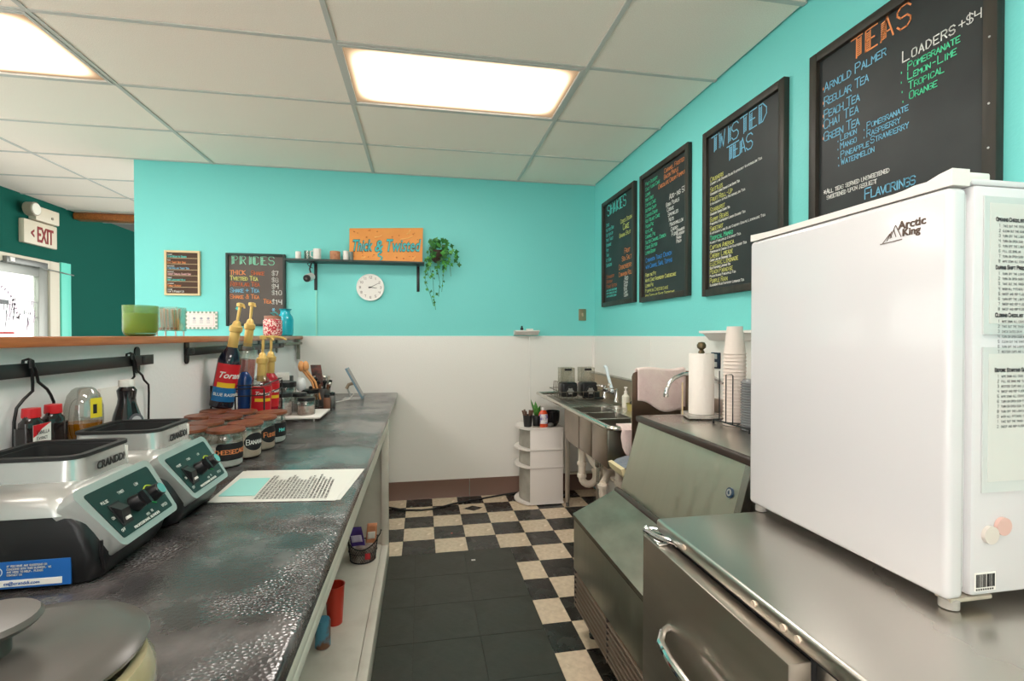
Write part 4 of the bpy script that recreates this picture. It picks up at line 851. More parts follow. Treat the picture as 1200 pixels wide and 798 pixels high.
    pbox(-.078, -.042, .030, .082, .004, .006).build('switch_bezel', BLKR, pp, smooth=0)
    MB().add([at(-.074, .034, .006), at(-.046, .034, .006), at(-.046, .078, .006), at(-.074, .078, .006), at(-.074, .06, .018), at(-.046, .06, .018)], [(0, 1, 5, 4), (4, 5, 2, 3), (0, 4, 3), (1, 2, 5), (0, 3, 2, 1)]).build('rocker_switch', BLKP, pp, smooth=0)
    pbox(-.066, -.052, .038, .044, .009, .0125).build('switch_light', WHITEP, pp, smooth=0)
    for y, cap, rimc in ((-.008, BLKP, None), (.060, CHROME, 1)):
        c0, c1 = at(y, .058, .004), at(y, .058, .026)
        if rimc:
            MB().tube([at(y+.023*math.cos(a_), .058+.023*math.sin(a_), .0048) for a_ in [-.2+2.6*k/10 for k in range(11)]], .0018, 6).build('speed_mark', mat('yellow_green_mark', (180, 205, 60), .5), pp)
            MB().tube([at(y+.023*math.cos(a_), .058+.023*math.sin(a_), .0048) for a_ in [2.8+1.6*k/8 for k in range(9)]], .0018, 6).build('speed_mark', mat('green_mark', (50, 150, 80), .5), pp)
        MB().tube([c0, c0+(c1-c0)*.5, c1], .019, 18, .015).build('knob', BLKP, pp)
        if rimc: MB().cyl(c1, c1+N_*.003, .0125, 18).build('knob_cap', CHROME, pp)
        else: pbox(y-.004, y+.004, .042, .074, .024, .036).build('knob_grip', BLKP, pp, smooth=0)
    tx = MB()
    for y, v, s_ in ((-.088, .088, 'PULSE'), (-.03, .092, 'TIMER'), (.03, .092, 'LOW'), (-.090, .052, 'ON'), (-.090, .022, 'OFF'), (.02, .024, 'HI'), (.060, .020, 'SPEED'), (.0, .022, 'MIN')):
        strokes(tx, s_, at(y, v, .0045), R, U, N_, .0055, wd=.0009)
    tx.build('panel_lettering', CW, pp, smooth=0)
    print_text('panel_title', 'PROFESSIONAL BLENDER', .0085, at(-.055, .013, .0045), R, U, N_, CW, pp)
    # square receiver ring: silver wall and black rubber rim
    x0, x1, ya, yb = -.875+dx, -.682+dx, 1.155-.028+dy, 1.155+.170+dy-.012
    def rr(x0, x1, ya, yb, r_): 
        return [(cx+r_*math.cos(a0+PI/2*k/6), cy+r_*math.sin(a0+PI/2*k/6)) for cx, cy, a0 in ((x1-r_, yb-r_, 0), (x0+r_, yb-r_, PI/2), (x0+r_, ya+r_, PI), (x1-r_, ya+r_, 1.5*PI)) for k in range(7)]
    def tubewall(nm, mt, off0, off1, z0, z1, b0=0):
        o_, i_ = rr(x0-off0, x1+off0, ya-off0, yb+off0, .028+off0), rr(x0+off1, x1-off1, ya+off1, yb-off1, .028-off1*.5)
        ob_ = rr(x0-off0-b0, x1+off0+b0, ya-off0-b0, yb+off0+b0, .028+off0+b0)
        m_ = len(o_); q = MB(); q.v = [(p[0], p[1], z0) for p in ob_]+[(p[0], p[1], z1) for p in o_]+[(p[0], p[1], z1) for p in i_]+[(p[0], p[1], z0) for p in i_]
        for a_, b_ in ((0, 1), (1, 2), (2, 3), (3, 0)):
            for k in range(m_): j = (k+1) % m_; q.f.append((a_*m_+k, a_*m_+j, b_*m_+j, b_*m_+k))
        q.m = [0]*len(q.f); return q.build(nm, mt, t, smooth=40)
    rg = tubewall('receiver_ring', mat('receiver_silver', (205, 205, 203), .25, .7), 0, .010, 1.090, 1.141, .006)
    tubewall('rubber_rim', BLKR, .003, .012, 1.139, 1.1465)
    tubewall('rubber_liner', BLKR, -.0085, .016, 1.090, 1.1395)
    q = MB(); i_ = rr(x0+.014, x1-.014, ya+.014, yb-.014, .02); q.prism(i_, 'z', 1.086, 1.094); q.build('receiver_floor', BLKR, t)
    MB().lathe((x0+x1)/2, (ya+yb)/2, [(.028, 1.094), (.026, 1.104), (.012, 1.106), (.012, 1.118), (.0001, 1.119)], 18).build('drive_socket', SILV, t)
    print_text('lettering', 'CRANDDI', .0235, (x1+.0062, ya+.050, 1.106), (0, 1, 0), (0, 0, 1), (1, 0, 0), INK, rg, off=.0006, sx=.92)
    MB().rbox(x1-.002, x1+.0058, yb-.026, yb-.022, 1.103, 1.134, .001).build('ring_highlight_strip', WHITEP, rg)
    for sx in (-.87, -.65):
        for yy in (Y0+.04, Y1-.04): MB().lathe(sx+dx, yy, [(.012, .912), (.012, .919)], 10).build('foot', BLKR, t)
    if sticker:
        BLU = mat('sticker_blue', (30, 100, 178), .35)
        st = MB().rbox(-.79+dx, -.650+dx, Y0-.0012, Y0+.002, .922, .972, .0005, 1).build('blue_sticker', BLU, t)
        ww = MB(); N2 = (0, -1, 0)
        for k, s_ in enumerate(('if you have any questions or', 'concerns with this blender, we', 'are here to help. please', 'contact us')): strokes(ww, s_, (-.752+dx, Y0-.0014, .9625-.0055*k), (1, 0, 0), (0, 0, 1), N2, .0042, wd=.0009)
        ring_ = [(-.768+dx+.0085*math.cos(2*PI*k/20), Y0-.0022, .954+.0085*math.sin(2*PI*k/20)) for k in range(21)]; ww.tube(ring_, .0007, 4)
        ww.build('sticker_lettering', CW, st, smooth=0)
        print_text('question_mark', '?', .016, (-.7725+dx, Y0-.0014, .9485), (1, 0, 0), (0, 0, 1), N2, CW, st, off=.0003)
        MB().rbox(-.785+dx, -.664+dx, Y0-.0022, Y0-.0010, .926, .938, .0003, 1).build('white_strip', PAPERW, st)
        print_text('email_lettering', 'cs@cranddi.com', .0085, (-.757+dx, Y0-.0024, .9295), (1, 0, 0), (0, 0, 1), N2, BLU, st)
        MB().tube([(-.612+dx, Y0+.03, .93), (-.600+dx, Y0+.002, .97), (-.6+dx, Y0+.001, 1.0)], .003, 6).build('body_crease', BLKP, t)
    return t
blender_base(0, 0, 'nearer black and silver blender base with blue help sticker on its side', True)
blender_base(0.278, 0.012, 'second black and silver blender base, behind the one with the sticker', False)

# ---- big lidded crock in the foreground
kx, ky = -0.452, 0.620
t = thing('lidded_crock', 'cream glazed crock with black knobbed lid at the near end', 'crock', (kx, ky, .912))
MB().lathe(kx+.012, ky-.014, [(.10, .912), (.125, .93), (.135, .975), (.134, 1.000), (.126, 1.016), (.114, 1.016), (.108, .96), (.0001, .93)], 40).build('crock', mat('cream_glaze', (196, 186, 150), .12, rgb2=(120, 104, 70), nscale=6, coat=.6), t)
lid = MB().lathe(kx, ky, [(.118, 1.018), (.131, 1.026), (.133, 1.031), (.128, 1.035), (.10, 1.040), (.03, 1.044), (.022, 1.046), (.0001, 1.046)], 48).build('lid', mat('smoked_grey_plastic', (84, 80, 76), .28), t)
MB().lathe(kx-.012, ky-.005, [(.024, 1.044), (.024, 1.072), (.047, 1.075), (.051, 1.080), (.047, 1.085), (.0001, 1.087)], 32).build('lid_knob', MATS['smoked_grey_plastic'], t)

# ---- flavour jars with brown lids
LIDB = mat('brown_wood_lid', (140, 80, 52), .35, rgb2=(108, 58, 38), nscale=10, stretch=(6, 1, 6))
JG = thin_glass('jar_glass', (238, 242, 240), .16, .05)
LBL = mat('black_label', (30, 30, 32), .6)
def flavour_jar(x, y, label, text=None, tm=None, fill=(238, 228, 220), level=.095, shape=0, r=.056, a0=-1.05, h=.132):
    t = thing('flavour_jar', label, 'jar', (x, y, .912), 'flavour jars with brown lids')
    z = .912
    MB().lathe(x, y, [(r*.86, z+.001), (r*.97, z+.006), (r, z+.014), (r, z+h*.72), (r*.97, z+h*.80), (r*.88, z+h*.86), (r*.88, z+h*.93)], 32).build('glass_body', JG, t)
    MB().lathe(x, y, [(r*.82, z+.004), (r*.95, z+.010), (r*.965, z+.016), (r*.965, z+level), (r*.5, z+level+.006), (.0001, z+level+.003)], 28).build('powder', mat('powder_%d_%d' % (fill[0], fill[2]), fill, .9, rgb2=tuple(max(0, c-16) for c in fill), nscale=30), t)
    MB().lathe(x, y, [(r*.95, z+h*.90), (r*1.0, z+h*.91), (r*1.0, z+h*.95), (r*.9, z+h*.95)], 28).build('glass_rim', JG, t)
    MB().lathe(x, y, [(r*1.10, z+h*.955), (r*1.14, z+h*.97), (r*1.14, z+h), (r*1.11, z+h+.006), (.0001, z+h+.007)], 36).build('lid', LIDB, t)
    if text is not None:
        g = []; W = 1.9 if shape == 0 else 1.5
        for i in range(15):
            f_ = i/14; a_ = a0 - W/2 + W*f_
            if shape == 0: e = .030-.010*(max(0, abs(f_-.5)-.42)/.08)
            else: e = .034*math.sqrt(max(.02, 1-(2*f_-1)**2))
            zc_ = z+.060 if shape == 0 else z+.066
            g.append([(x+(r+.0008)*math.cos(a_), y+(r+.0008)*math.sin(a_), zc_-e+2*e*j/3) for j in range(4)])
        l_ = MB().sheet(g).build('black_label', LBL, t, smooth=60)
        if text:
            # hand lettering wrapped round the jar
            m = MB(); hh = .0142 if shape == 0 else .019; wd_ = width(text, hh, 1.25); strokes(m, text, (-wd_/2, -hh/2, 0), (1, 0, 0), (0, 1, 0), (0, 0, 1), hh, wd=.0024, sp=1.25)
            m.v = [(x+(r+.0022)*math.cos(a0+p[0]/r), y+(r+.0022)*math.sin(a0+p[0]/r), (z+.060 if shape == 0 else z+.066)+p[1]) for p in m.v]
            m.build('lettering', tm, l_, smooth=0)
flavour_jar(-.706, 1.955, 'brown lidded glass jar of white powder labelled CHEESECAKE', 'CHEESECAKE', CO, (244, 238, 234), .075, 0, a0=-.86)
flavour_jar(-.682, 2.088, 'brown lidded glass jar of pinkish powder labelled BANANA, behind CHEESECAKE', 'Banana', CW, (232, 204, 184), .098, 1, a0=-.62)
flavour_jar(-.668, 2.222, 'brown lidded glass jar of beige powder with an orange F on its rounded black label', 'Fudge', CO, (222, 196, 178), .075, 1, a0=-.55)
flavour_jar(-.660, 2.356, 'brown lidded glass jar with turquoise lettering, last in the front row', 'Mint', CT, (240, 238, 236), .060, 0, a0=-.5)
for x, y, d in ((-.835, 2.115, 'brown lidded jar in the second row, just left of the BANANA jar'), (-.815, 2.26, 'brown lidded jar in the second row, third from the blenders'), (-.80, 2.40, 'brown lidded jar at the far end of the second row'),
                (-.84, 1.975, 'brown lidded jar in the second row, half hidden by the second blender'), (-.925, 2.30, 'darker brown lidded jar against the half wall, nearest the blenders'), (-.925, 2.445, 'brown lidded jar against the half wall in front of the wire rack')):
    flavour_jar(x, y, d, None, None, (226, 206, 190), .08)

# ---- wire rack with syrup bottles
t = thing('syrup_rack', 'black wire rack holding the tilted syrup bottles', 'rack', (-.85, 2.62, .912))
x0, x1 = -.965, -.825
RY = [2.50, 2.62, 2.76]; mb = MB()
for y, zt in ((2.50, 1.155), (2.80, 1.175)):
    MB().cyl((x0, y, .912), (x0, y, zt), .004, 6).build('post', BLK, t); MB().cyl((x1+.09, y, .912), (x1+.09, y, zt-.02), .004, 6).build('post', BLK, t)
for z in (.99, 1.10, 1.15):
    MB().tube([(x0, 2.50, z), (x1+.09, 2.50, z+.006), (x1+.09, 2.80, z+.012), (x0, 2.80, z+.006), (x0, 2.50, z)], .003, 6).build('side_rail', BLK, t)
MB().tube([(x0, 2.50, 1.12), (x0+.05, 2.50, 1.135), (x1+.09, 2.50, 1.14)], .003, 6).build('side_rail', BLK, t)
for k in range(6): MB().cyl((x0, 2.51+.055*k, .985), (x1+.09, 2.51+.055*k, .985), .0025, 5).build('shelf_wire', BLK, t)
RED = mat('label_red', (206, 28, 40), .35); LBLU = mat('label_blue', (24, 110, 170), .35); LYEL = mat('label_yellow', (240, 196, 40), .4); NAVY = mat('navy_syrup', (20, 24, 40), .12, coat=.5)
def lab(x, y, r, z0, z1, m, nm, par, a0=-PI/2, W=2.4):
    g = [[(x+r*math.cos(a0-W/2+W*i/14), y+r*math.sin(a0-W/2+W*i/14), z) for z in (z0, z1)] for i in range(15)]
    return MB().sheet(g).build(nm, m, par, smooth=60)
def syrup(label, bodym, r, h, flav, fm, labelled=True, pump_h=.0, glass=False, liquid=None, lowm=None, a0=-1.15, spout=1.0):
    t = thing('syrup_bottle', label, 'syrup bottle', (0, 0, 0), 'syrup bottles with gold pumps')
    MB().lathe(0, 0, [(r*.9, 0), (r, .006), (r, h*.66), (r*.98, h*.69), (r*.72, h*.80), (r*.42, h*.88), (r*.36, h*.91), (r*.36, h)], 28).build('bottle_body', bodym, t)
    if liquid: MB().lathe(0, 0, [(r*.85, .006), (r*.94, .012), (r*.94, h*.60), (.0001, h*.60)], 24).build('syrup', liquid, t)
    if labelled: l_ = lab(0, 0, r+.0006, h*.10, h*.64, RED, 'label', t, a0)
    if labelled: lab(0, 0, r+.0012, h*.10, h*.30, lowm or LBLU, 'flavour_band', l_, a0)
    if labelled: lab(0, 0, r+.0011, h*.30, h*.37, LYEL, 'yellow_band', l_, a0, 1.6)
    if labelled: print_text('brand_lettering', 'Torani', .040*h/.33, (0, 0, 0), (1, 0, 0), (0, 0, 1), (0, -1, 0), CW, l_, off=.0008, shear=.35, wrap=(0, 0, r+.0016, a0-.85, h*.44))
    if flav: print_text('flavour_lettering', flav, .020*h/.33, (0, 0, 0), (1, 0, 0), (0, 0, 1), (0, -1, 0), CW, l_, off=.0003, wrap=(0, 0, r+.0016, a0-1.0, h*.18))
    z = h-.055
    MB().lathe(0, 0, [(r*.40, z), (r*.44, z+.004), (r*.44, z+.085), (r*.52, z+.088), (r*.56, z+.095), (r*.56, z+.112), (r*.40, z+.118), (r*.30, z+.135), (.006, z+.142), (.0075, z+.205), (.016, z+.208), (.017, z+.222), (.008, z+.226)], 20).build('pump', GOLD, t)
    MB().tube([(0, 0, z+.216), (.02*spout, -.004, z+.219), (.040*spout, -.006, z+.214), (.050*spout, -.006, z+.204)], .0065, 8, .0045).build('pump_spout', GOLD, t)
    return t
b1_ = syrup('navy blue syrup bottle labelled BLUE RASPBERRY in the wire rack', NAVY, .050, .325, 'BLUE RASPBERRY', None, lowm=LBLU, spout=.45); b1_.location = (-.925, 2.505, 1.055); b1_.rotation_euler = (0, .18, 0)
b2_ = syrup('clear syrup bottle standing directly behind the navy blue one', GLASS, .046, .30, '', None, liquid=mat('pink_syrup', (222, 150, 150), .15, trans=.5), spout=.4, labelled=False); b2_.location = (-.895, 2.70, 1.09); b2_.rotation_euler = (0, .10, 0)
b3_ = syrup('clear syrup bottle with red label, nearest front one right of the navy bottle', GLASS, .048, .215, '', None, liquid=mat('clear_syrup', (215, 190, 180), .1, trans=.6), lowm=RED, a0=-1.0); b3_.location = (-.785, 2.60, 1.005); b3_.rotation_euler = (0, .05, 0)
b4_ = syrup('red syrup bottle with red label, partly behind the clear red labelled one', mat('red_syrup_bottle', (170, 24, 44), .12, coat=.5), .047, .225, '', None, lowm=RED, a0=-.9, spout=1.5); b4_.location = (-.795, 2.78, .995); b4_.rotation_euler = (0, .04, 0)
t = thing('blue_bottle', 'short dark blue bottle between the navy and the clear syrup bottles', 'bottle', (-.838, 2.62, .99)); MB().lathe(-.862, 2.63, [(.030, .99), (.032, 1.0), (.032, 1.18), (.02, 1.20), (.012, 1.21), (.0001, 1.21)], 18).build('bottle_body', mat('cobalt_bottle', (34, 66, 128), .2), t)

# ---- small items right of the rack
GLB = thin_glass('small_jar_glass', (228, 228, 224), .2, .06)
def small_jar(x, y, z, r, h, label, fill=(230, 214, 206), lvl=.5):
    t = thing('topping_jar', label, 'jar', (x, y, z), 'small topping jars with black lids')
    MB().lathe(x, y, [(r*.9, z), (r, z+.005), (r, z+h*.78), (r*.9, z+h*.86)], 24).build('glass_body', GLB, t)
    MB().lathe(x, y, [(r*.86, z+.003), (r*.93, z+.008), (r*.93, z+h*lvl), (.0001, z+h*lvl)], 20).build('contents', mat('topping_%d' % fill[1], fill, .8, rgb2=tuple(max(0, c-40) for c in fill), nscale=60), t)
    MB().lathe(x, y, [(r*.98, z+h*.84), (r*1.03, z+h*.85), (r*1.03, z+h), (r*.99, z+h+.003), (.0001, z+h+.003)], 24).build('lid', BLKP, t)
TZ = .938
t = thing('white_riser', 'white two legged serving riser under the small topping jars', 'riser', (-.68, 3.0, .912))
MB().rbox(-.82, -.555, 2.86, 3.18, .928, .938, .002).build('top_board', WHITEP, t)
for x, y in ((-.59, 2.88), (-.59, 3.16), (-.80, 2.88), (-.80, 3.16)): MB().rbox(x-.004, x+.004, y-.004, y+.004, .912, .928, .001).build('leg', WHITEP, t)
small_jar(-.775, 2.96, TZ, .052, .125, 'wide topping jar with black lid on the white riser, left one', (222, 206, 204), .6)
small_jar(-.650, 2.97, TZ, .048, .095, 'short pink topping jar with black lid at the right of the riser', (232, 208, 200), .55)
small_jar(-.715, 3.08, TZ, .045, .11, 'topping jar of grey sprinkles in the middle of the riser', (180, 172, 172), .5)
small_jar(-.835, 3.27, .912, .060, .185, 'tall black lidded canister left behind the topping jars', (236, 232, 228), .7)
t = thing('label_maker', 'small black box with white card on top behind the syrup bottles', 'box', (-.87, 3.36, .912)); MB().rbox(-.925, -.835, 3.38, 3.46, .912, 1.125, .004).build('box', mat('dark_box', (60, 62, 60), .5), t); MB().rbox(-.92, -.84, 3.375, 3.38, 1.10, 1.15, .001).build('white_card', PAPERW, t)
t = thing('black_canister', 'black rimmed glass canister at the end of the half wall', 'canister', (-.72, 3.42, .912)); MB().lathe(-.72, 3.42, [(.05, .912), (.052, .92), (.052, 1.01), (.05, 1.02)], 22).build('glass_body', GLB, t); MB().lathe(-.72, 3.42, [(.054, 1.01), (.056, 1.015), (.056, 1.035), (.0001, 1.037)], 22).build('lid', BLKP, t); MB().ball((-.72, 3.42, 1.045), .012, 10, 6).build('lid_knob', BLKP, t)
t = thing('utensil_holder', 'mesh utensil cup packed with black and silver tools', 'utensil cup', (-.66, 3.5, .912))
MB().lathe(-.665, 3.52, [(.045, .912), (.05, .92), (.052, 1.03), (.048, 1.03), (.044, .92), (.0001, .917)], 22).build('cup', mat('steel_mesh', (120, 118, 116), .4, .8), t)
random.seed(9)
for k in range(11):
    a_ = random.uniform(0, 2*PI); o_ = MB().tube([(-.665+.02*math.cos(a_), 3.52+.02*math.sin(a_), .93), (-.665+.055*math.cos(a_), 3.52+.05*math.sin(a_), 1.03+random.uniform(.02, .09))], .005, 6, .011).build('tool', [BLKP, STEEL, BLK, mat('brown_tool', (120, 80, 60), .5)][k % 4], t)
for k in range(5): MB().ball((-.665+.05*math.cos(k*1.3), 3.50+.03*math.sin(k*1.3), 1.06+.012*k), .015, 10, 6).build('tool_head', [STEEL, BLKP][k % 2], t)
WD = mat('light_wood', (222, 160, 104), .6)
t = thing('wooden_spoon', 'light wooden spoons leaning left out of the canister group', 'spoon', (-.73, 3.45, 1.0))
for dx_, L_ in ((0, 1), (.02, .9)):
    MB().tube([(-.69+dx_, 3.47, .96), (-.72+dx_, 3.46, 1.08), (-.775+dx_, 3.45, 1.16*1.0)], .007, 8, .009).build('handle', WD, t)
    MB().ball((-.785+dx_*1.4, 3.45, 1.185*1.0), .021, 12, 8, sz=1.7).build('spoon_head', WD, t)
t = thing('white_scoop', 'white plastic scoop standing among the toppings', 'scoop', (-.765, 3.40, 1.03)); MB().lathe(-.775, 3.40, [(.02, 1.03), (.032, 1.05), (.03, 1.09), (.018, 1.112), (.0001, 1.116)], 16).build('scoop', mat('cloudy_white', (226, 228, 230), .3), t)
t = thing('photo_card', 'small dark photo card behind the wooden spoons', 'card', (-.70, 3.58, 1.0)); MB().add([(-.735, 3.58, 1.05), (-.665, 3.58, 1.03), (-.69, 3.60, 1.185), (-.76, 3.60, 1.185)], [(0, 1, 2, 3)]).build('card', mat('dark_photo', (50, 46, 46), .4, rgb2=(120, 70, 60), nscale=22), t, smooth=0, thick=.003)
for k, (x, y, m_, d) in enumerate(((-.60, 3.32, 'brown_tool', 'small brown bottle beside the riser, right of the jars'), (-.585, 3.42, 'steel_mesh', 'small silver shaker standing beside the utensil cup'))):
    t = thing('shaker', d, 'shaker', (x, y, .912)); MB().lathe(x, y, [(.02, .912), (.022, .92), (.022, .985), (.015, .995)], 16).build('body', MATS[m_], t); MB().lathe(x, y, [(.018, .99), (.018, 1.01), (.0001, 1.015)], 14).build('cap', BLKP, t)
# ---- tablet on its stand
t = thing('tablet', 'blue grey tablet leaning on a small stand near the back wall', 'tablet', (-.47, 3.86, .912))
c0 = Vector((-.435, 3.86, .918)); c1 = Vector((-.555, 3.86, 1.145)); U = (c1-c0).normalized(); R_ = Vector((.04, -.99, 0)).normalized(); R_ = (R_-U*R_.dot(U)).normalized(); N_ = U.cross(R_)
def slab2(a, b, v0, v1, d0, d1):
    q = MB(); c_ = [c0+R_*y+U*v+N_*d for d in (d0, d1) for y, v in ((a, v0), (b, v0), (b, v1), (a, v1))]
    q.add(c_, [(0, 1, 2, 3), (4, 5, 6, 7), (0, 1, 5, 4), (1, 2, 6, 5), (2, 3, 7, 6), (3, 0, 4, 7)]); return q
slab2(-.085, .085, 0, .255, -.006, .006).build('case', mat('blue_grey_case', (108, 136, 150), .45), t, smooth=0); slab2(-.076, .076, .012, .243, .006, .007).build('screen', mat('dark_screen', (30, 36, 44), .08), t, smooth=0); slab2(-.076, .076, .012, .243, -.0068, -.006).build('back_plate', mat('back_grey', (120, 150, 165), .35), t, smooth=0)
MB().tube([(-.50, 3.86, 1.03), (-.54, 3.85, 1.02), (-.555, 3.85, .99)], .012, 8).build('stand_hinge', mat('tan_hinge', (170, 150, 128), .5), t); MB().tube([(-.55, 3.85, .99), (-.52, 3.855, .918)], .006, 8).build('stand_leg', SILV, t); MB().rbox(-.58, -.45, 3.78, 3.93, .912, .916, .002).build('stand_base', SILV, t)
o = MB().tube([(-.53, 3.85, 1.0), (-.50, 3.83, .95), (-.53, 3.76, .918), (-.60, 3.66, .916), (-.66, 3.64, .916), (-.72, 3.66, .916)], .003, 6).build('charging_cable', WHITEP, None); tag(o, 'white charging cable curling from the tablet stand', 'cable')
# ---- instruction papers and sticky note
def flat(nm, label, cat, pts, z, m, th=.0012):
    t = thing(nm, label, cat, (sum(p[0] for p in pts)/4, sum(p[1] for p in pts)/4, z)); q = MB().prism(pts, 'z', z, z+th).build('sheet', m, t, smooth=0); return t, q
PS = mat('laminated_paper', (226, 224, 216), .35)
A_, B_, C_, D_ = (-.600, 1.525), (-.245, 1.480), (-.213, 1.812), (-.615, 1.855)
t, q = flat('instruction_sheet', 'white printed instruction sheets lying on the dark worktop', 'paper', [A_, B_, C_, D_], .9135, PS); 
MB().prism([(A_[0]+.01, A_[1]+.012), (B_[0]+.012, B_[1]+.008), (C_[0]+.012, C_[1]+.004), (D_[0]+.008, D_[1]+.010)], 'z', .912, .9133).build('under_sheet', PS, t, smooth=0)
ink = MB(); Rr = Vector((B_[0]-A_[0], B_[1]-A_[1], 0)); Uu = Vector((D_[0]-A_[0], D_[1]-A_[1], 0)); O_ = Vector((A_[0], A_[1], .9149))
# text lines read from the aisle: they run away from the camera, rotated a quarter turn
rd = Uu.normalized(); ud = -Rr.normalized(); random.seed(21)
for k in range(19):
    s0 = O_ + Rr*(.36+.031*k) + Uu*.06; tx = ' '.join(random.choice(['milk', 'blend until smooth', 'one cup ice', 'add syrup', 'two pumps', 'whipped cream', 'top with', 'base powder']) for _ in range(6))[:random.randint(42, 58)]
    strokes(ink, tx.lower(), s0, rd, ud, (0, 0, 1), .0078, wd=.0012)
ink.build('lettering', INK, q, smooth=0)
MB().box(-.2, -.2, 0, 0, 0, 0)
t, q2 = flat('sticky_note', 'pale turquoise note taped to the left part of the sheets', 'note', [(-.590, 1.575), (-.487, 1.562), (-.495, 1.745), (-.590, 1.755)], .9155, mat('turquoise_note', (150, 212, 205), .7))
m = MB(); strokes(m, 'NOTES', (-.585, 1.765, .915), rd, ud, (0, 0, 1), .001)
# ---- bottles behind the blenders
t = thing('vanilla_bottle', 'dark extract bottle with red cap and white red label, front one', 'bottle', (-.86, 1.37, .912))
def extract(x, y, label, lab_):
    t = thing('extract_bottle', label, 'bottle', (x, y, .912), 'red capped extract bottles')
    MB().vbox(x-.022, x+.022, y-.033, y+.033, .912, 1.165, .018).build('bottle_body', mat('dark_amber', (34, 26, 26), .12, coat=.5), t)
    MB().lathe(x, y, [(.022, 1.16), (.021, 1.176), (.015, 1.184), (.014, 1.194)], 18, sy=1.3).build('shoulder', MATS['dark_amber'], t)
    MB().lathe(x, y, [(.018, 1.188), (.0185, 1.191), (.0175, 1.211), (.0001, 1.212)], 20).build('cap', mat('red_cap', (212, 36, 44), .35), t)
    if lab_:
        l_ = MB().box(x+.0222, x+.0228, y-.028, y+.030, 1.07, 1.172).build('label', PAPERW, t, smooth=0)
        MB().add([(x+.0230, y-.028, 1.172), (x+.0230, y+.030, 1.172), (x+.0230, y+.0, 1.160), (x+.0230, y-.018, 1.146), (x+.0230, y-.028, 1.142)], [(0, 1, 2, 3, 4)]).build('label_band', RED, l_, smooth=0)
        m = MB(); strokes(m, 'Vanilla', (x+.0230, y-.018, 1.148), (0, 1, 0), (0, 0, 1), (1, 0, 0), .010, wd=.0014); strokes(m, 'Extract', (x+.0230, y-.018, 1.134), (0, 1, 0), (0, 0, 1), (1, 0, 0), .008, wd=.001); m.build('lettering', INK, l_, smooth=0)
bpy.data.objects.remove(t)
extract(-.945, 1.400, 'dark extract bottle with red cap and a red and white label', True)
extract(-.943, 1.470, 'dark extract bottle with red cap, behind the labelled one', False)
t = thing('honey_bottle', 'clear bulging bottle with amber liquid and a yellow label', 'bottle', (-.895, 1.52, .912))
hx, hy = -.937, 1.578
MB().lathe(hx, hy, [(.026, .912), (.030, .95), (.029, 1.05), (.032, 1.09), (.042, 1.12), (.044, 1.15), (.043, 1.19), (.036, 1.222), (.026, 1.238), (.018, 1.243), (.0001, 1.245)], 26).build('bottle_body', GLB, t)
MB().lathe(hx, hy, [(.023, .915), (.027, .95), (.026, 1.05), (.029, 1.09), (.0385, 1.120), (.0405, 1.146), (.0001, 1.146)], 24).build('amber_liquid', mat('amber', (232, 150, 30), .12, trans=.35), t)
q = lab(hx, hy, .0446, 1.160, 1.215, mat('yellow_label', (236, 214, 50), .4), 'yellow_label', t, -.35, .75); lab(hx, hy, .0450, 1.172, 1.198, INK, 'label_print', q, -.48, .22)
t = thing('syrup_flask', 'dark chocolate syrup bottle with white cap and round badge', 'bottle', (-.875, 1.665, .912))
MB().lathe(-.875, 1.665, [(.040, .912), (.043, .95), (.043, 1.10), (.034, 1.15), (.024, 1.185), (.022, 1.20), (.025, 1.225), (.018, 1.235), (.017, 1.24)], 24).build('bottle_body', mat('chocolate_glass', (26, 22, 26), .12, coat=.5), t)
MB().lathe(-.875, 1.665, [(.020, 1.236), (.021, 1.239), (.020, 1.256), (.0001, 1.258)], 18).build('cap', WHITEP, t)
n_ = Vector((math.cos(-.5), math.sin(-.5), 0)); c_ = Vector((-.875, 1.665, 1.135))+n_*.037; q = MB().cyl(c_, c_+n_*.003, .021, 22).build('round_badge', mat('badge_grey', (90, 92, 100), .4), t); MB().cyl(c_+n_*.003, c_+n_*.004, .014, 18).build('badge_centre', mat('badge_light', (190, 190, 195), .4), q)

# ================================================================== LEDGE AND WALL ITEMS
L0 = 1.387
t = thing('green_candle', 'green glass candle jar on the wooden ledge', 'candle', (-1.07, 2.13, L0)); x, y = -1.07, 2.13
GG = bpy.data.materials.new('green_glass'); GG.use_nodes = True; b = GG.node_tree.nodes['Principled BSDF']; b.inputs['Base Color'].default_value = lin((120, 160, 70)); b.inputs['Roughness'].default_value = .12; b.inputs['Alpha'].default_value = .45
MB().lathe(x, y, [(.042, L0), (.052, L0+.008), (.057, L0+.022), (.0575, L0+.118), (.0555, L0+.118), (.055, L0+.024), (.048, L0+.012), (.0001, L0+.01)], 32).build('glass', GG, t)
MB().lathe(x, y, [(.046, L0+.013), (.053, L0+.024), (.0535, L0+.088), (.0001, L0+.086)], 28).build('wax', mat('green_wax', (182, 196, 80), .6), t)
MB().lathe(x, y, [(.040, L0-.0001), (.050, L0+.0085), (.0001, L0+.009)], 28).build('dark_foot', mat('dark_green_foot', (60, 66, 20), .3), t)
MB().cyl((x, y, L0+.086), (x+.002, y, L0+.098), .0015, 6).build('wick', INK, t)
t = thing('straw_box', 'clear acrylic box of straws on small legs next to the green candle', 'straw holder', (-1.07, 2.36, L0)); x, y = -1.07, 2.36
g_ = MB(); a_ = .044; z0, z1 = L0+.022, L0+.125
g_.box(x-a_, x+a_, y-a_, y-a_+.003, z0, z1).box(x-a_, x+a_, y+a_-.003, y+a_, z0, z1).box(x-a_, x-a_+.003, y-a_, y+a_, z0, z1).box(x+a_-.003, x+a_, y-a_, y+a_, z0, z1).box(x-a_, x+a_, y-a_, y+a_, z0, z0+.003); g_.build('clear_box', GLASS, t, smooth=0)
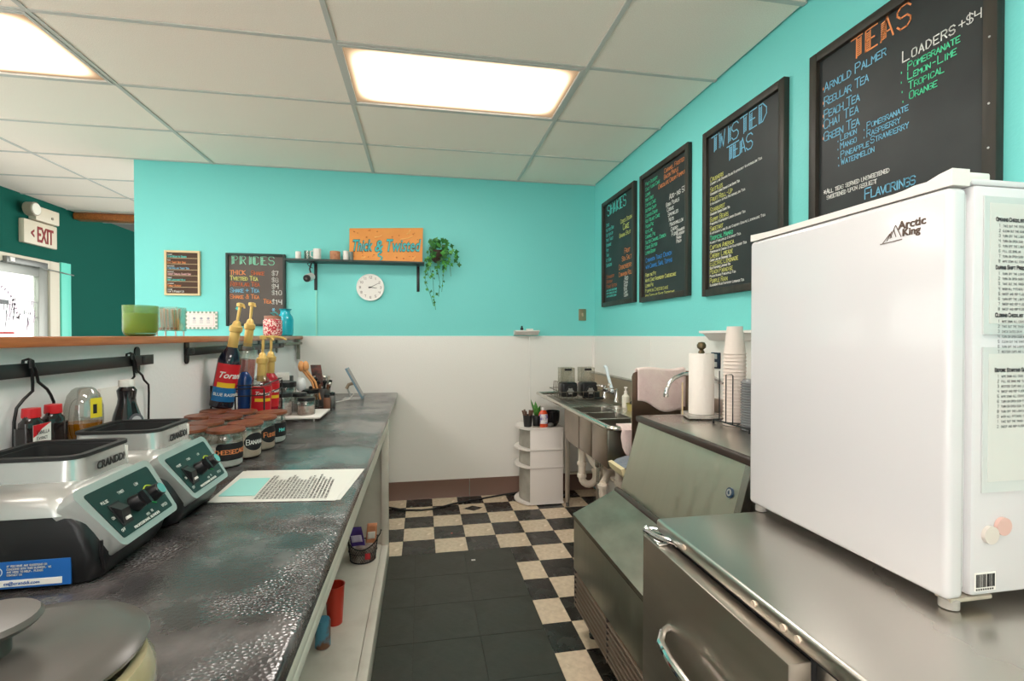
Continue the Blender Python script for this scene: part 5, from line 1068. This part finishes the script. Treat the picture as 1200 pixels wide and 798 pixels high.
for sx in (-1, 1):
    for sy in (-1, 1): MB().cyl((x+sx*.036, y+sy*.036, L0), (x+sx*.036, y+sy*.036, z0), .003, 6).build('leg', WHITEP, t)
random.seed(13)
for k in range(34):
    px_, py_ = x+random.uniform(-.036, .036), y+random.uniform(-.036, .036); hh = random.uniform(.045, .055)
    MB().cyl((px_, py_, z0+.004), (px_+random.uniform(-.01, .01), py_+random.uniform(-.01, .01), z0+.07+hh*.5), .0032, 6).build('straw', mat(['peach_straw', 'white_straw', 'mint_straw'][k % 3], [(236, 196, 170), (235, 232, 226), (170, 210, 196)][k % 3], .4), t)
for k in range(6): MB().ball((x-.035+.014*k, y-.036, z0+.010), .006, 8, 6).build('bead', mat('bead_%d' % (k % 2), [(120, 90, 70), (200, 120, 90)][k % 2], .5), t)
t = thing('sprinkle_jar', 'glass jar of red and white sprinkles on the far end of the ledge', 'jar', (-1.03, 3.72, L0)); x, y = -1.035, 3.72
sp = mat('red_white_sprinkles', (186, 50, 66), .5, rgb2=(238, 214, 206), nscale=95, contrast=(.48, .54), detail=1)
MB().lathe(x, y, [(.052, L0), (.060, L0+.010), (.062, L0+.03), (.062, L0+.105), (.050, L0+.122)], 28).build('sprinkles', sp, t); MB().lathe(x, y, [(.053, L0+.118), (.055, L0+.122), (.055, L0+.140), (.0001, L0+.143)], 24).build('lid', mat('tan_jar_lid', (170, 120, 100), .5), t)
MB().tube([(x+.015, y, L0+.142), (x-.01, y-.01, L0+.160), (x+.02, y, L0+.165), (x+.035, y, L0+.15)], .006, 8).build('ribbon', mat('teal_ribbon', (70, 150, 150), .5), t)
t = thing('turquoise_jar', 'turquoise milk jar vase behind the sprinkle jar', 'vase', (-1.0, 3.92, L0)); x, y = -1.005, 3.93
MB().lathe(x, y, [(.045, L0), (.055, L0+.008), (.057, L0+.12), (.050, L0+.145), (.036, L0+.165), (.034, L0+.185), (.046, L0+.200), (.043, L0+.200), (.032, L0+.19), (.0001, L0+.18)], 28).build('vase', mat('turquoise_glass', (30, 176, 196), .2, coat=.4), t)
# exit sign with emergency lamp
t = thing('exit_sign', 'cream EXIT sign with red letters and an emergency lamp above', 'exit sign', (-3.75, 5.63, 2.28))
CR = mat('cream_plastic_sign', (214, 202, 180), .45)
MB().rbox(-3.75, -3.70, 5.42, 5.85, 2.275, 2.505, .008).build('sign_body', CR, t); MB().rbox(-3.75, -3.68, 5.54, 5.855, 2.515, 2.655, .01).build('battery_box', CR, t)
MB().cyl((-3.70, 5.46, 2.60), (-3.63, 5.46, 2.60), .065, 24).build('lamp_head', mat('lamp_grey', (150, 140, 122), .35), t); MB().cyl((-3.63, 5.46, 2.60), (-3.622, 5.46, 2.60), .055, 24).build('lamp_lens', mat('lens', (232, 228, 214), .15), t)
MB().cyl((-3.68, 5.75, 2.57), (-3.674, 5.75, 2.57), .014, 12).build('test_button', mat('lamp_grey'), t)
print_text('lettering', 'EXIT', .21, (-3.6985, 5.475+.10, 2.31), (0, 1, 0), (0, 0, 1), (1, 0, 0), mat('exit_red', (140, 34, 34), .5), t, off=.004, sx=.50, ext=.002)
print_text('arrow', '<', .13, (-3.6985, 5.50, 2.335), (0, 1, 0), (0, 0, 1), (1, 0, 0), mat('exit_red'), t, off=.004, sx=.55, ext=.002)
# letter board on the back wall
YW = 4.244; BR, BU, BN = (1, 0, 0), (0, 0, 1), (0, -1, 0)
def frame_board(name, label, cat, x0, x1, z0, z1, fw, fm, bm, d=.02):
    t = thing(name, label, cat, ((x0+x1)/2, YW, z0))
    MB().box(x0+fw*.5, x1-fw*.5, YW-d*.5, YW, z0+fw*.5, z1-fw*.5).build('panel', bm, t, smooth=0)
    for nm, a in (('frame_side', (x0, x0+fw, z0, z1)), ('frame_side', (x1-fw, x1, z0, z1)), ('frame_rail', (x0+fw, x1-fw, z0, z0+fw)), ('frame_rail', (x0+fw, x1-fw, z1-fw, z1))): MB().rbox(a[0], a[1], YW-d, YW, a[2], a[3], .003).build(nm, fm, t)
    return t
t = frame_board('letter_board', 'small brown menu board with pale wood frame on the back wall', 'menu board', -1.957, -1.705, 1.701, 2.050, .016, mat('pale_frame', (222, 196, 152), .5), mat('brown_board', (76, 52, 38), .7), .022)
rows = [('Monday', 'Open Noon to Seven', CT), ('Tues', 'Buy Twist Get Side', CO), ('Wednesday', 'Five Dollar Twist Tea', CB), ('Thursday', 'Sweet Treats Shake Day', CP), ('Friday', 'Big Lemonade Hour', CT), ('Saturday', 'Family Sunday', CO), ('Sunday', 'Don\'t Forget Us', CW)]
zz = 2.028
for k, (a_, b_, c_) in enumerate(rows):
    m = MB(); strokes(m, a_, (-1.938, YW-.0114, zz-.012), BR, BU, BN, .009, wd=.0025); m.build('day_lettering', CW, t, smooth=0)
    m = MB(); strokes(m, b_, (-1.938, YW-.0114, zz-.031), BR, BU, BN, .0135, wd=.0028, sp=1.2); m.build('lettering', c_, t, smooth=0)
    if k < 6: MB().box(-1.94, -1.721, YW-.0125, YW-.010, zz-.038, zz-.0355).build('divider_line', MATS['pale_frame'], t, smooth=0)
    zz -= .0452
t = frame_board('price_board', 'grey PRICES chalkboard on the back wall above the ledge', 'chalkboard', -1.520, -1.077, 1.464, 2.042, .020, mat('black_green_frame', (34, 48, 44), .5), BOARDB, .025)
def title(par, s, o, R_, U_, N_, h, m1, wd, off, sp=1.3, thick=2.0):
    m = MB(); strokes(m, s, o, R_, U_, N_, h, wd=wd, jit=0, sp=sp); q = Vector(o)+Vector(R_)*off
    random.seed(1); x = 0
    for ch in s:      # hatched stem on every letter
        if ch == ' ': x += h*.42; continue
        sx = {'T': 2, 'I': 1, 'S': 2.9, 'C': .3, 'Y': 2, 'V': 1}.get(ch, 0)*h/6*.92
        nb = 9; z0 = .06 if ch != 'S' else .1
        for k in range(nb if ch != 'S' else 0):
            z = h*(z0+(.92-z0)*k/nb)
            if ch == 'S' and k > 4: sx2 = .9*h/6
            else: sx2 = sx
            a = Vector(o)+Vector(R_)*(x+sx2)+Vector(U_)*z; b = a+Vector(R_)*(off)+Vector(U_)*(h*.03)
            d = Vector(U_)*wd*.4; m.add([a-d+Vector(N_)*.0008, a+d+Vector(N_)*.0008, b+d+Vector(N_)*.0008, b-d+Vector(N_)*.0008], [(0, 1, 2, 3)])
        a = Vector(o)+Vector(R_)*(x+sx+off)+Vector(U_)*(h*z0); b = a+Vector(U_)*h*(.92-z0); 
        if ch != 'S': d = Vector(R_)*wd*.4; m.add([a-d+Vector(N_)*.0008, a+d+Vector(N_)*.0008, b+d+Vector(N_)*.0008, b-d+Vector(N_)*.0008], [(0, 1, 2, 3)])
        x += h/6*4*.92*sp*(.62 if ch == 'I' else 1)
    return m.build('title_lettering', m1, par, smooth=0)
yb = YW-.0132
title(t, 'PRICES', (-1.475, yb, 1.955), BR, BU, BN, .066, chalk('mint', (150, 222, 190)), .006, .014, sp=1.45)
for s, z, c, xx in (('THICK', 1.885, CO, -1.49), ('Shake', 1.885, chalk('dull_orange', (205, 110, 70)), -1.335), ('Twisted Tea', 1.840, CY, -1.49), ('Regular Tea', 1.795, MATS['chalk_dull_orange'], -1.485), ('Shake + Tea', 1.745, CB, -1.49), ('Shake & Tea', 1.695, CO, -1.49), ('Tea', 1.660, CO, -1.245), ('*', 1.60, CT, -1.45), ('*', 1.59, CB, -1.18)):
    m = MB(); hs = .033; w0 = width(s, hs, 1.25); strokes(m, s, (xx, yb, z-.012), BR, BU, BN, hs*min(1, .275/w0), wd=.0052, sp=1.25); m.build('lettering', c, t, smooth=0)
PR = 0
for s, z in (('$7', 1.875), ('$8', 1.822), ('$4', 1.770), ('$10', 1.720), ('$14', 1.645)):
    m = MB(); strokes(m, s, (-1.180, yb, z-.004), BR, BU, BN, .034, wd=.0052, sp=1.2); m.build('price_lettering', CW, t, smooth=0)
# small checked card on the wall
t = thing('checked_card', 'small card with a checked border on the back wall above the ledge', 'card', (-1.70, YW, 1.44)); MB().rbox(-1.815, -1.585, YW-.012, YW, 1.440, 1.578, .002).build('card', mat('card_white', (236, 224, 218), .6), t)
m = MB(); nx_, nz_ = 16, 9; cw, ch_ = .23/nx_, .138/nz_
for i in range(nx_):
    for j in range(nz_):
        if (i in (0, nx_-1) or j in (0, nz_-1)) and (i+j) % 2 == 0: m.box(-1.815+cw*i, -1.815+cw*(i+1), YW-.0132, YW-.012, 1.44+ch_*j, 1.44+ch_*(j+1))
m.build('checked_border', mat('grey_green_check', (140, 160, 140), .6), t, smooth=0)
m = MB(); m.box(-1.790, -1.788, YW-.0128, YW-.012, 1.465, 1.553).box(-1.612, -1.610, YW-.0128, YW-.012, 1.465, 1.553).box(-1.79, -1.61, YW-.0128, YW-.012, 1.551, 1.553).box(-1.79, -1.61, YW-.0128, YW-.012, 1.465, 1.467); m.build('pink_outline', mat('pink_line', (236, 180, 186), .6), t, smooth=0)
m = MB()
for cx in (-1.75, -1.70, -1.65):
    m.cyl((cx, YW-.0125, 1.523), (cx, YW-.0132, 1.523), .010, 12)
    for k in range(3): m.box(cx-.012, cx+.012, YW-.0132, YW-.012, 1.487+.009*k, 1.490+.009*k)
m.build('card_print', mat('grey_print', (160, 160, 168), .6), t, smooth=0)
# shelf with brackets
t = thing('wall_shelf', 'thin black shelf on two brackets under the orange sign', 'shelf', (-.51, 4.17, 1.99)); BS = mat('black_green_shelf', (44, 62, 58), .45)
MB().rbox(-1.055, 0.024, 4.095, 4.244, 1.978, 1.994, .002).build('board', BS, t)
for x in (-.850, -.028):
    q = MB().rbox(x-.012, x+.012, 4.238, 4.2445, 1.76, 1.978, .002).build('bracket', BLK, t); MB().rbox(x-.010, x+.010, 4.11, 4.24, 1.970, 1.978, .002).build('bracket_arm', BLK, q)
# orange sign
OR = mat('orange_sign', (238, 160, 84), .6, rgb2=(228, 146, 74), nscale=5, bump=.35, bscale=14)
t = thing('shop_sign', 'orange wooden sign lettered Thick & Twisted standing on the black shelf', 'sign', (-.285, 4.17, 1.994)); 
P4 = [(-.577, 2.000, 4.165), (.008, 1.996, 4.165), (.014, 2.298, 4.225), (-.582, 2.272, 4.225)]
m = MB(); m.add([(a, c, b) for a, b, c in P4]+[(a, c+.014, b) for a, b, c in P4], [(0, 1, 2, 3), (7, 6, 5, 4), (0, 4, 5, 1), (1, 5, 6, 2), (2, 6, 7, 3), (3, 7, 4, 0)]); sg = m.build('board', OR, t, smooth=0)
SU = Vector((0, .06, .29)).normalized(); SN = Vector((0, -.29, .06)).normalized()*1.0; SR = Vector((1, 0, .0))
SD = mat('sign_edge_brown', (96, 84, 60), .6); ST = mat('sign_turquoise', (60, 184, 190), .5)  # brown is the letters' own dark edge, turquoise their face
def sgn(txt, size, x, z, W, rot=.03):
    yb_ = 4.165 + (z-2.0)*.06/.29 - .001; R2 = Vector((1, 0, rot)).normalized()
    print_text('lettering_edge', txt, size, Vector((x, yb_, z)), R2, SU, SN, SD, sg, off=.0055, shear=.22, W=W, ext=.002)
    print_text('lettering', txt, size, Vector((x, yb_, z))+SN*.002, R2, SU, SN, ST, sg, off=.0012, shear=.22, W=W, ext=.002)
sgn('Thick', .140, -.560, 2.078, .165); sgn('&', .140, -.382, 2.080, .072); sgn('Twisted', .150, -.295, 2.084, .292)
p_ = [(-.325, 4.18, 2.075), (-.352, 4.178, 2.055), (-.352, 4.176, 2.045), (-.322, 4.174, 2.035), (-.318, 4.172, 2.020), (-.335, 4.170, 2.008)]
MB().tube([Vector(p)+SN*.003 for p in p_], .007, 8).build('lettering_swirl', ST, sg)
random.seed(8)
DR_ = mat('sign_relief', (206, 120, 56), .5)
m = MB()
for k in range(22):
    a = random.uniform(-.55, -.02); z = random.choice([random.uniform(2.19, 2.26), random.uniform(2.02, 2.07)]); m.ball((a, 4.165+(z-2.0)*.207-.001, z), random.uniform(.004, .008), 8, 5, sz=.8)
m.build('raised_dots', DR_, sg)
for (a, z, da, dz) in ((-.38, 2.20, .06, .02), (-.17, 2.19, .10, .035), (-.12, 2.235, .03, .045), (-.48, 2.02, .03, .015), (-.07, 2.02, .02, .025)): MB().tube([(a, 4.165+(z-2.0)*.207-.002, z), (a+da*.6, 4.165+(z+dz*.3-2.0)*.207-.004, z+dz*.3), (a+da, 4.165+(z+dz-2.0)*.207-.002, z+dz)], .006, 8, .003).build('raised_swash', mat('sign_light', (248, 190, 116), .5), sg)
# items on shelf
S0 = 1.9945
def mug(x, r, h, m, label, nm='small_jar', cat='jar', hd=False):
    t = thing(nm, label, cat, (x, 4.16, S0)); MB().lathe(x, 4.16, [(r*.85, S0), (r, S0+.004), (r, S0+h), (r*.88, S0+h), (r*.85, S0+.01), (.0001, S0+.008)], 20).build('body', m, t)
    if hd: MB().tube([(x-r, 4.15, S0+h*.8), (x-r-.018, 4.15, S0+h*.75), (x-r-.020, 4.15, S0+h*.35), (x-r, 4.15, S0+h*.2)], .004, 8).build('handle', m, t)
    return t
mug(-.965, .022, .062, WHITEP, 'small white jar, leftmost thing on the black shelf')
mug(-.895, .026, .070, GLB, 'small clear jar beside the white mug on the shelf')
mug(-.822, .030, .088, WHITEP, 'white mug with a handle on the black shelf', 'mug', 'mug', True)
t = mug(-.685, .040, .072, mat('tan_basket', (196, 140, 104), .7, rgb2=(170, 110, 80), nscale=40), 'tan brown patterned pot on the black shelf', 'small_pot', 'pot')
mug(-.602, .022, .078, WHITEP, 'white bottle between tan pot and grey tin on the shelf', 'small_bottle', 'bottle')
mug(-.560, .016, .072, mat('grey_tin', (120, 132, 126), .4), 'narrow grey tin just left of the orange sign', 'small_tin', 'tin')
# security camera under the shelf
t = thing('security_camera', 'white security camera with black face hanging under the shelf', 'camera', (-.865, 4.12, 1.87))
cw_ = mat('camera_white', (230, 228, 224), .3); MB().cyl((-.865, 4.15, 1.86), (-.880, 4.075, 1.838), .030, 22).build('camera_body', cw_, t); q = MB().cyl((-.880, 4.076, 1.838), (-.882, 4.066, 1.835), .028, 22).build('camera_face', BLKP, t)
MB().cyl((-.882, 4.066, 1.835), (-.883, 4.060, 1.833), .010, 12).build('lens', CHROME, q)
MB().tube([(-.868, 4.15, 1.885), (-.880, 4.16, 1.92), (-.872, 4.165, 1.95), (-.865, 4.165, 1.978)], .006, 8).build('mount_arm', BLK, t); MB().lathe(-.865, 4.165, [(.022, 1.970), (.022, 1.978)], 16).build('mount_plate', BLK, t)
MB().tube([(-.86, 4.17, 1.93), (-.885, 4.175, 1.945), (-.90, 4.17, 1.965), (-.875, 4.18, 1.976)], .0035, 6).build('cable_loop', BLK, t)
o = MB().rbox(-.852, -.840, 4.238, 4.2445, 1.05, 1.755, .001).build('cable_conduit', mat('teal_conduit', (140, 216, 200), .5), None); tag(o, 'thin vertical cable cover under the left shelf bracket', 'cable cover')
# clock
t = thing('wall_clock', 'round white wall clock under the shelf showing ten past three', 'clock', (-.417, 4.244, 1.786)); cx, cz, R0 = -.417, 1.788, .111
MB().cyl((cx, 4.244, cz), (cx, 4.220, cz), R0, 48).build('case', mat('clock_white', (240, 238, 234), .35), t)
MB().tube([(cx+R0*.96*math.cos(2*PI*k/48), 4.220, cz+R0*.96*math.sin(2*PI*k/48)) for k in range(49)], .0055, 8).build('rim', mat('clock_white'), t)
MB().cyl((cx, 4.220, cz), (cx, 4.219, cz), R0*.90, 48).build('dial', PAPERW, t)
for h_ in range(1, 13):
    a_ = PI/2-h_*PI/6; s = str(h_); m = MB(); w0 = width(s, .018, 1.2); strokes(m, s, (cx+.083*math.cos(a_)-w0/2+.002, 4.2188, cz+.083*math.sin(a_)-.009), BR, BU, BN, .018, wd=.0028, sp=1.2); m.build('numeral', mat('numeral_grey', (130, 110, 110), .6), t, smooth=0)
def hand(a, L, w_, nm):
    d = Vector((math.cos(a), 0, math.sin(a))); n_ = Vector((-math.sin(a), 0, math.cos(a)))*w_; c_ = Vector((cx, 4.2165, cz)); MB().add([c_-d*.015-n_, c_-d*.015+n_, c_+d*L+n_*.5, c_+d*L-n_*.5], [(0, 1, 2, 3)]).build(nm, INK, t, smooth=0, thick=.001)
hand(math.radians(-5), .052, .0035, 'hour_hand'); hand(math.radians(28), .078, .0022, 'minute_hand'); MB().cyl((cx, 4.218, cz), (cx, 4.215, cz), .006, 12).build('hub', INK, t)
# trailing plant in a wall pot
t = thing('hanging_ivy', 'trailing green ivy in a dark brown wall basket', 'plant', (.13, 4.16, 2.05)); IVY = [mat('ivy_dark', (34, 92, 40), .45, rgb2=(52, 122, 50), nscale=20), mat('ivy_mid', (62, 140, 58), .45, rgb2=(90, 165, 70), nscale=20)]
MB().lathe(.13, 4.175, [(.02, 2.00), (.045, 2.02), (.058, 2.06), (.062, 2.10), (.056, 2.10), (.0001, 2.09)], 20).build('basket', mat('dark_wicker', (62, 48, 40), .8, bump=1.0, bscale=60), t)
MB().tube([(.10, 4.13, 2.035), (.13, 4.118, 2.03), (.16, 4.13, 2.035)], .005, 6).build('basket_band', mat('dark_wicker'), t)
random.seed(17)
def leaf(c, sz, m):
    ang = random.uniform(0, 2*PI); tl = random.uniform(-.7, .7); P = []
    for a_, r_ in ((-90, 1.0), (-40, .45), (-10, .85), (35, .45), (90, .75), (145, .45), (190, .85), (220, .45)):
        a2 = math.radians(a_)+ang*.25-.8*random.random()*0; P.append((r_*math.cos(a2)*sz, r_*math.sin(a2)*sz))
    v = [Vector((p[0], -abs(p[0])*.3+p[1]*math.sin(tl)*.8, p[1])) for p in P]; rz = random.uniform(-.9, .9); M = Matrix.Rotation(rz, 3, 'Z')
    q = MB(); q.add([Vector(c)+Vector((0, -.004, 0))]+[Vector(c)+M@p for p in v], [(0, i+1, (i+1) % 8+1) for i in range(8)]); q.build('leaf', m, t, smooth=60)
vines = [((.10, 2.09), (.045, 2.02), (.04, 1.93), (.07, 1.86)), ((.11, 2.09), (.06, 1.98), (.095, 1.84), (.10, 1.72), (.115, 1.60)), ((.09, 2.08), (.035, 1.95), (.03, 1.82), (.06, 1.76), (.08, 1.70), (.095, 1.64)),
         ((.16, 2.09), (.18, 1.95), (.175, 1.85), (.165, 1.75)), ((.14, 2.09), (.13, 1.93), (.15, 1.83), (.14, 1.71)), ((.18, 2.11), (.25, 2.09), (.29, 2.03), (.305, 1.96)), ((.17, 2.12), (.23, 2.14), (.27, 2.09), (.29, 2.02)), ((.16, 2.1), (.22, 2.03), (.235, 1.96), (.24, 1.88)),
         ((.12, 2.12), (.09, 2.18), (.06, 2.13)), ((.13, 2.12), (.15, 2.18), (.20, 2.16)), ((.15, 2.1), (.20, 2.02), (.21, 1.97), (.20, 1.92))]
for vn in vines:
    pts = [(p[0], 4.155-.045*math.sin(min(1, i/2)*PI/2)+random.uniform(-.012, .012), p[1]) for i, p in enumerate(vn)]
    MB().tube(pts, .0018, 5).build('vine', IVY[0], t)
    for (a, b) in zip(pts, pts[1:]):
        L = (Vector(b)-Vector(a)).length; nn = max(2, int(L/.024))
        for k in range(nn):
            c_ = Vector(a).lerp(Vector(b), (k+.5)/nn)+Vector((random.uniform(-.018, .018), random.uniform(-.02, .01), random.uniform(-.012, .012)))
            low = c_.z < 1.95
            if low and random.random() < .42: continue
            leaf(c_, random.uniform(.013, .022) if low else random.uniform(.020, .032), random.choice(IVY))
for k in range(58):
    a_ = random.uniform(0, 2*PI); r_ = random.uniform(.02, .10); leaf((.14+r_*math.cos(a_)*1.05, 4.10+random.uniform(-.04, .05), 2.115+r_*math.sin(a_)*.75), random.uniform(.020, .034), random.choice(IVY)) if not (a_ > 3.5 and a_ < 4.9 and r_ < .08) else None

# ================================================================== CHALKBOARD MENUS ON THE RIGHT WALL
XW = 1.5445; WR, WU, WN = (0, -1, 0), (0, 0, 1), (-1, 0, 0)
def wall_board(label, yf, yn, z0, z1, fw=.035, d=.028):
    t = thing('menu_chalkboard', label, 'chalkboard', (XW, (yf+yn)/2, z0), 'framed chalkboard menus on the right wall')
    MB().box(XW-d*.4, XW, yn+fw*.5, yf-fw*.5, z0+fw*.5, z1-fw*.5).build('panel', BOARD, t, smooth=0)
    for nm, a in (('frame_side', (yn, yn+fw, z0, z1)), ('frame_side', (yf-fw, yf, z0, z1)), ('frame_rail', (yn+fw, yf-fw, z0, z0+fw)), ('frame_rail', (yn+fw, yf-fw, z1-fw, z1))): MB().rbox(XW-d, XW, a[0], a[1], a[2], a[3], .003).build(nm, FRAMED, t)
    return t, XW-d*.4-.0004
def rows_of(t, xb, items):
    for s, y, z, h_, c_, W in items:
        m = MB(); sp = 1.30
        if W: w0 = width(s, h_, sp); sp = sp*W/w0 if .6 < W/w0 < 1.6 else sp
        strokes(m, s, (xb, y, z), WR, WU, WN, h_, wd=max(.0028, h_*.11), sp=sp)
        m.build('lettering', c_, t, smooth=0)
random.seed(31)
t, xb = wall_board('SHAKES chalkboard menu, smallest looking, nearest the back corner', 4.005, 3.352, 1.633, 2.515)
title(t, 'SHAKES', (xb, 3.905, 2.385), WR, WU, WN, .085, CT, .007, .022, sp=1.25)
it = [(s, 3.93, 2.265-.036*k, .027, CT, 0) for k, s in enumerate(('Oreo', 'Nutter Bar', 'Butter Up', 'Mint Twist', 'Brownie', 'Pop', 'Twix', 'Kit Bar', 'Snickers'))]
it = [(s, y, 2.30-.042*k, h_, c_, w_) for k, (s, y, z, h_, c_, w_) in enumerate(it)]
it += [('Cookie Dough', 3.63, 2.262, .03, CY, 0), ('Cake', 3.58, 2.205, .045, CY, 0), ('Banana Split', 3.65, 2.155, .03, CY, 0), ('Fruit', 3.55, 2.02, .036, CO, 0), ('Sea Salt', 3.60, 1.965, .036, CO, 0), ('Crunchberry', 3.66, 1.905, .038, CO, 0), ('Cinnamon Roll', 3.66, 1.850, .034, CO, 0), ('Strawberry', 3.92, 1.865, .028, MATS['chalk_dull_orange'], 0), ('Birthday', 3.92, 1.825, .028, MATS['chalk_dull_orange'], 0), ('Peanut Butter', 3.92, 1.785, .028, MATS['chalk_dull_orange'], 0),
       ('any flavor can be made', 3.92, 1.757, .018, CT, 0), ('into a sundae or a malt', 3.92, 1.733, .018, CT, 0), ('ask for whipped cream', 3.92, 1.708, .018, CT, 0), ('Add', 3.55, 1.812, .036, CW, 0), ('Cookie', 3.56, 1.785, .022, CW, 0), ('Syrup', 3.56, 1.760, .022, CW, 0), ('Nuts', 3.56, 1.736, .022, CW, 0), ('Candy', 3.56, 1.712, .022, CW, 0), ('Cherry', 3.56, 1.688, .022, CW, 0)]
rows_of(t, xb, it)
t, xb = wall_board('chalkboard menu with orange writing at its top right, second from the corner', 3.262, 2.618, 1.622, 2.512)
it = [(s, 3.195, 2.425-.0365*k, .023, chalk('green_teal', (80, 205, 160)), 0) for k, s in enumerate(('Fruit Dessert', 'Choc Fudge Cake', 'Lemon', 'Mint Oreo', 'Coffee Cake', 'Butter Crisp', 'Cookies Cream', 'Red Velvet Cake', 'Pecan Pie', 'Key Lime', 'Caramel Pie', 'Salted Caramel Crunch', 'Cookie Butter', 'Lemon Berry'))]
it += [('Caramel Frosted', 2.925, 2.428, .027, CO, 0), ('Bacon Maple', 2.93, 2.390, .027, CO, 0), ('Chocolate Cream Pumpkin', 3.005, 2.350, .026, CO, .34), ('Add-ins 50', 2.86, 2.245, .032, CW, 0)]
it += [(s, 2.90-.012*k, 2.205-.033*k, .024, CW, 0) for k, s in enumerate(('Boba Pearls', 'Cookie', 'Sprinkles', 'Nuts', 'Marshmallow', 'Cherry', 'Fudge'))] + [(s, 2.77, 2.02-.022*k, .018, CW, 0) for k, s in enumerate(('Strawberry', 'Blueberry', 'Mango', 'Peach'))]
it += [('Cinnamon Toast Crunch', 3.186, 1.895, .028, CBL, .36), ('with Caramel Swirl Topping', 3.186, 1.850, .028, CBL, .36)]
it += [(s, 3.193, 1.795-.036*k, .023, CY, W) for k, (s, W) in enumerate((('From the Pit', 0), ('White Choc Raspberry Cheesecake', .42), ('Lemon Pie', 0), ('Pumpkin Cheesecake', .33), ('With Chocolate Sauce Cheesecake', .40)))]
rows_of(t, xb, it)
t, xb = wall_board('TWISTED TEAS chalkboard menu, third from the corner', 2.470, 1.852, 1.603, 2.492)
title(t, 'TWISTED', (xb, 2.405, 2.366), WR, WU, WN, .082, CB, .0055, .018, sp=1.33)
title(t, 'TEAS', (xb, 2.27, 2.275), WR, WU, WN, .072, CB, .0055, .018, sp=1.15)
it = []
tl = (('Crushers', 'Cherry Lime Orange Blue Raspberry Watermelon Tea', .42), ('Skittles', 'Strawberry Lemon Orange Lime Grape Tea', .40), ('Fruit Roll-Up', 'Strawberry Apple Watermelon Tea', .30), ('Starburst', 'Strawberry Orange Cherry Tea', .17), ('Gummy Bears', 'Pineapple Raspberry Lemon Orange Tea', .30), ('Sweetart', 'Raspberry Lime Blue Cherry Grape Lemonade Tea', .45), ('Tropical Mango', 'Mango Pineapple Coconut Tea', .27), ('Captain America', 'Pomegranate Cherry Blue Raspberry Tea', .31), ('Cherry Limeade', 'Cherry Lime and Grenadine Tea', .30), ('Electric Lemonade', 'Blue Raspberry Lemonade Tea', .29), ('Peach Paradise', 'Peach Mango Pineapple Tea', .23), ('Purple Rain', 'Blackberry Blue Raspberry Lemonade Tea', .29))
for (a_, b_, W), z in zip(tl, (2.215, 2.160, 2.107, 2.052, 2.000, 1.950, 1.900, 1.850, 1.805, 1.764, 1.720, 1.672)):
    it.append((a_, 2.415, z, .024, CG if a_ == 'Tropical Mango' else CY, 0)); hb = .011; it.append((b_, 2.415, z-.017, hb, CW, W))
rows_of(t, xb, it)
t, xb = wall_board('TEAS chalkboard menu with orange title, nearest and above the fridge', 1.715, 1.065, 1.600, 2.492)
title(t, 'TEAS', (xb, 1.535, 2.383), WR, WU, WN, .072, CO, .0055, .018, sp=1.32)
it = []
for s, z in (('Arnold Palmer', 2.330), ('Regular Tea', 2.276), ('Peach Tea', 2.226), ('Chai Tea', 2.187), ('Green Tea', 2.139)): it.append((s, 1.655, z, .033, CB, {'Arnold Palmer': .26, 'Regular Tea': .19}.get(s, .155))); it.append(('.', 1.672, z+.010, .04, CO, 0))
for s, y, z in (('.Lemon', 1.597, 2.113), ('.Mango', 1.597, 2.083), ('.Pineapple', 1.595, 2.050), ('.Watermelon', 1.593, 2.022), ('.Pomegranate', 1.487, 2.111), ('.Raspberry', 1.487, 2.083), ('.Strawberry', 1.472, 2.055)): it.append((s, y, z, .0225, CB, 0))
it += [('Loaders', 1.341, 2.272, .034, CW, .165), ('. Pomegranate', 1.352, 2.240, .0235, CG, 0), ('. Lemon-Lime', 1.352, 2.208, .0235, CG, 0), ('. Tropical', 1.349, 2.176, .0235, CG, 0), ('. Orange', 1.346, 2.143, .0235, CG, 0), ('+$4', 1.172, 2.275, .026, CW, 0)]
it += [('*All teas served unsweetened', 1.655, 1.934, .018, CW, .27), ('sweetened upon request', 1.640, 1.912, .018, CW, .21), ('Flavorings', 1.475, 1.868, .036, CB, .18)]
rows_of(t, xb, it)
for y, z in ((1.082, 2.35), (1.082, 2.2), (1.082, 2.02), (1.082, 1.9)): MB().cyl((XW-.0285, y, z), (XW-.0295, y, z), .003, 8).build('frame_nail', SILV, t)
# every mesh gets its final update
bpy.context.view_layer.update()
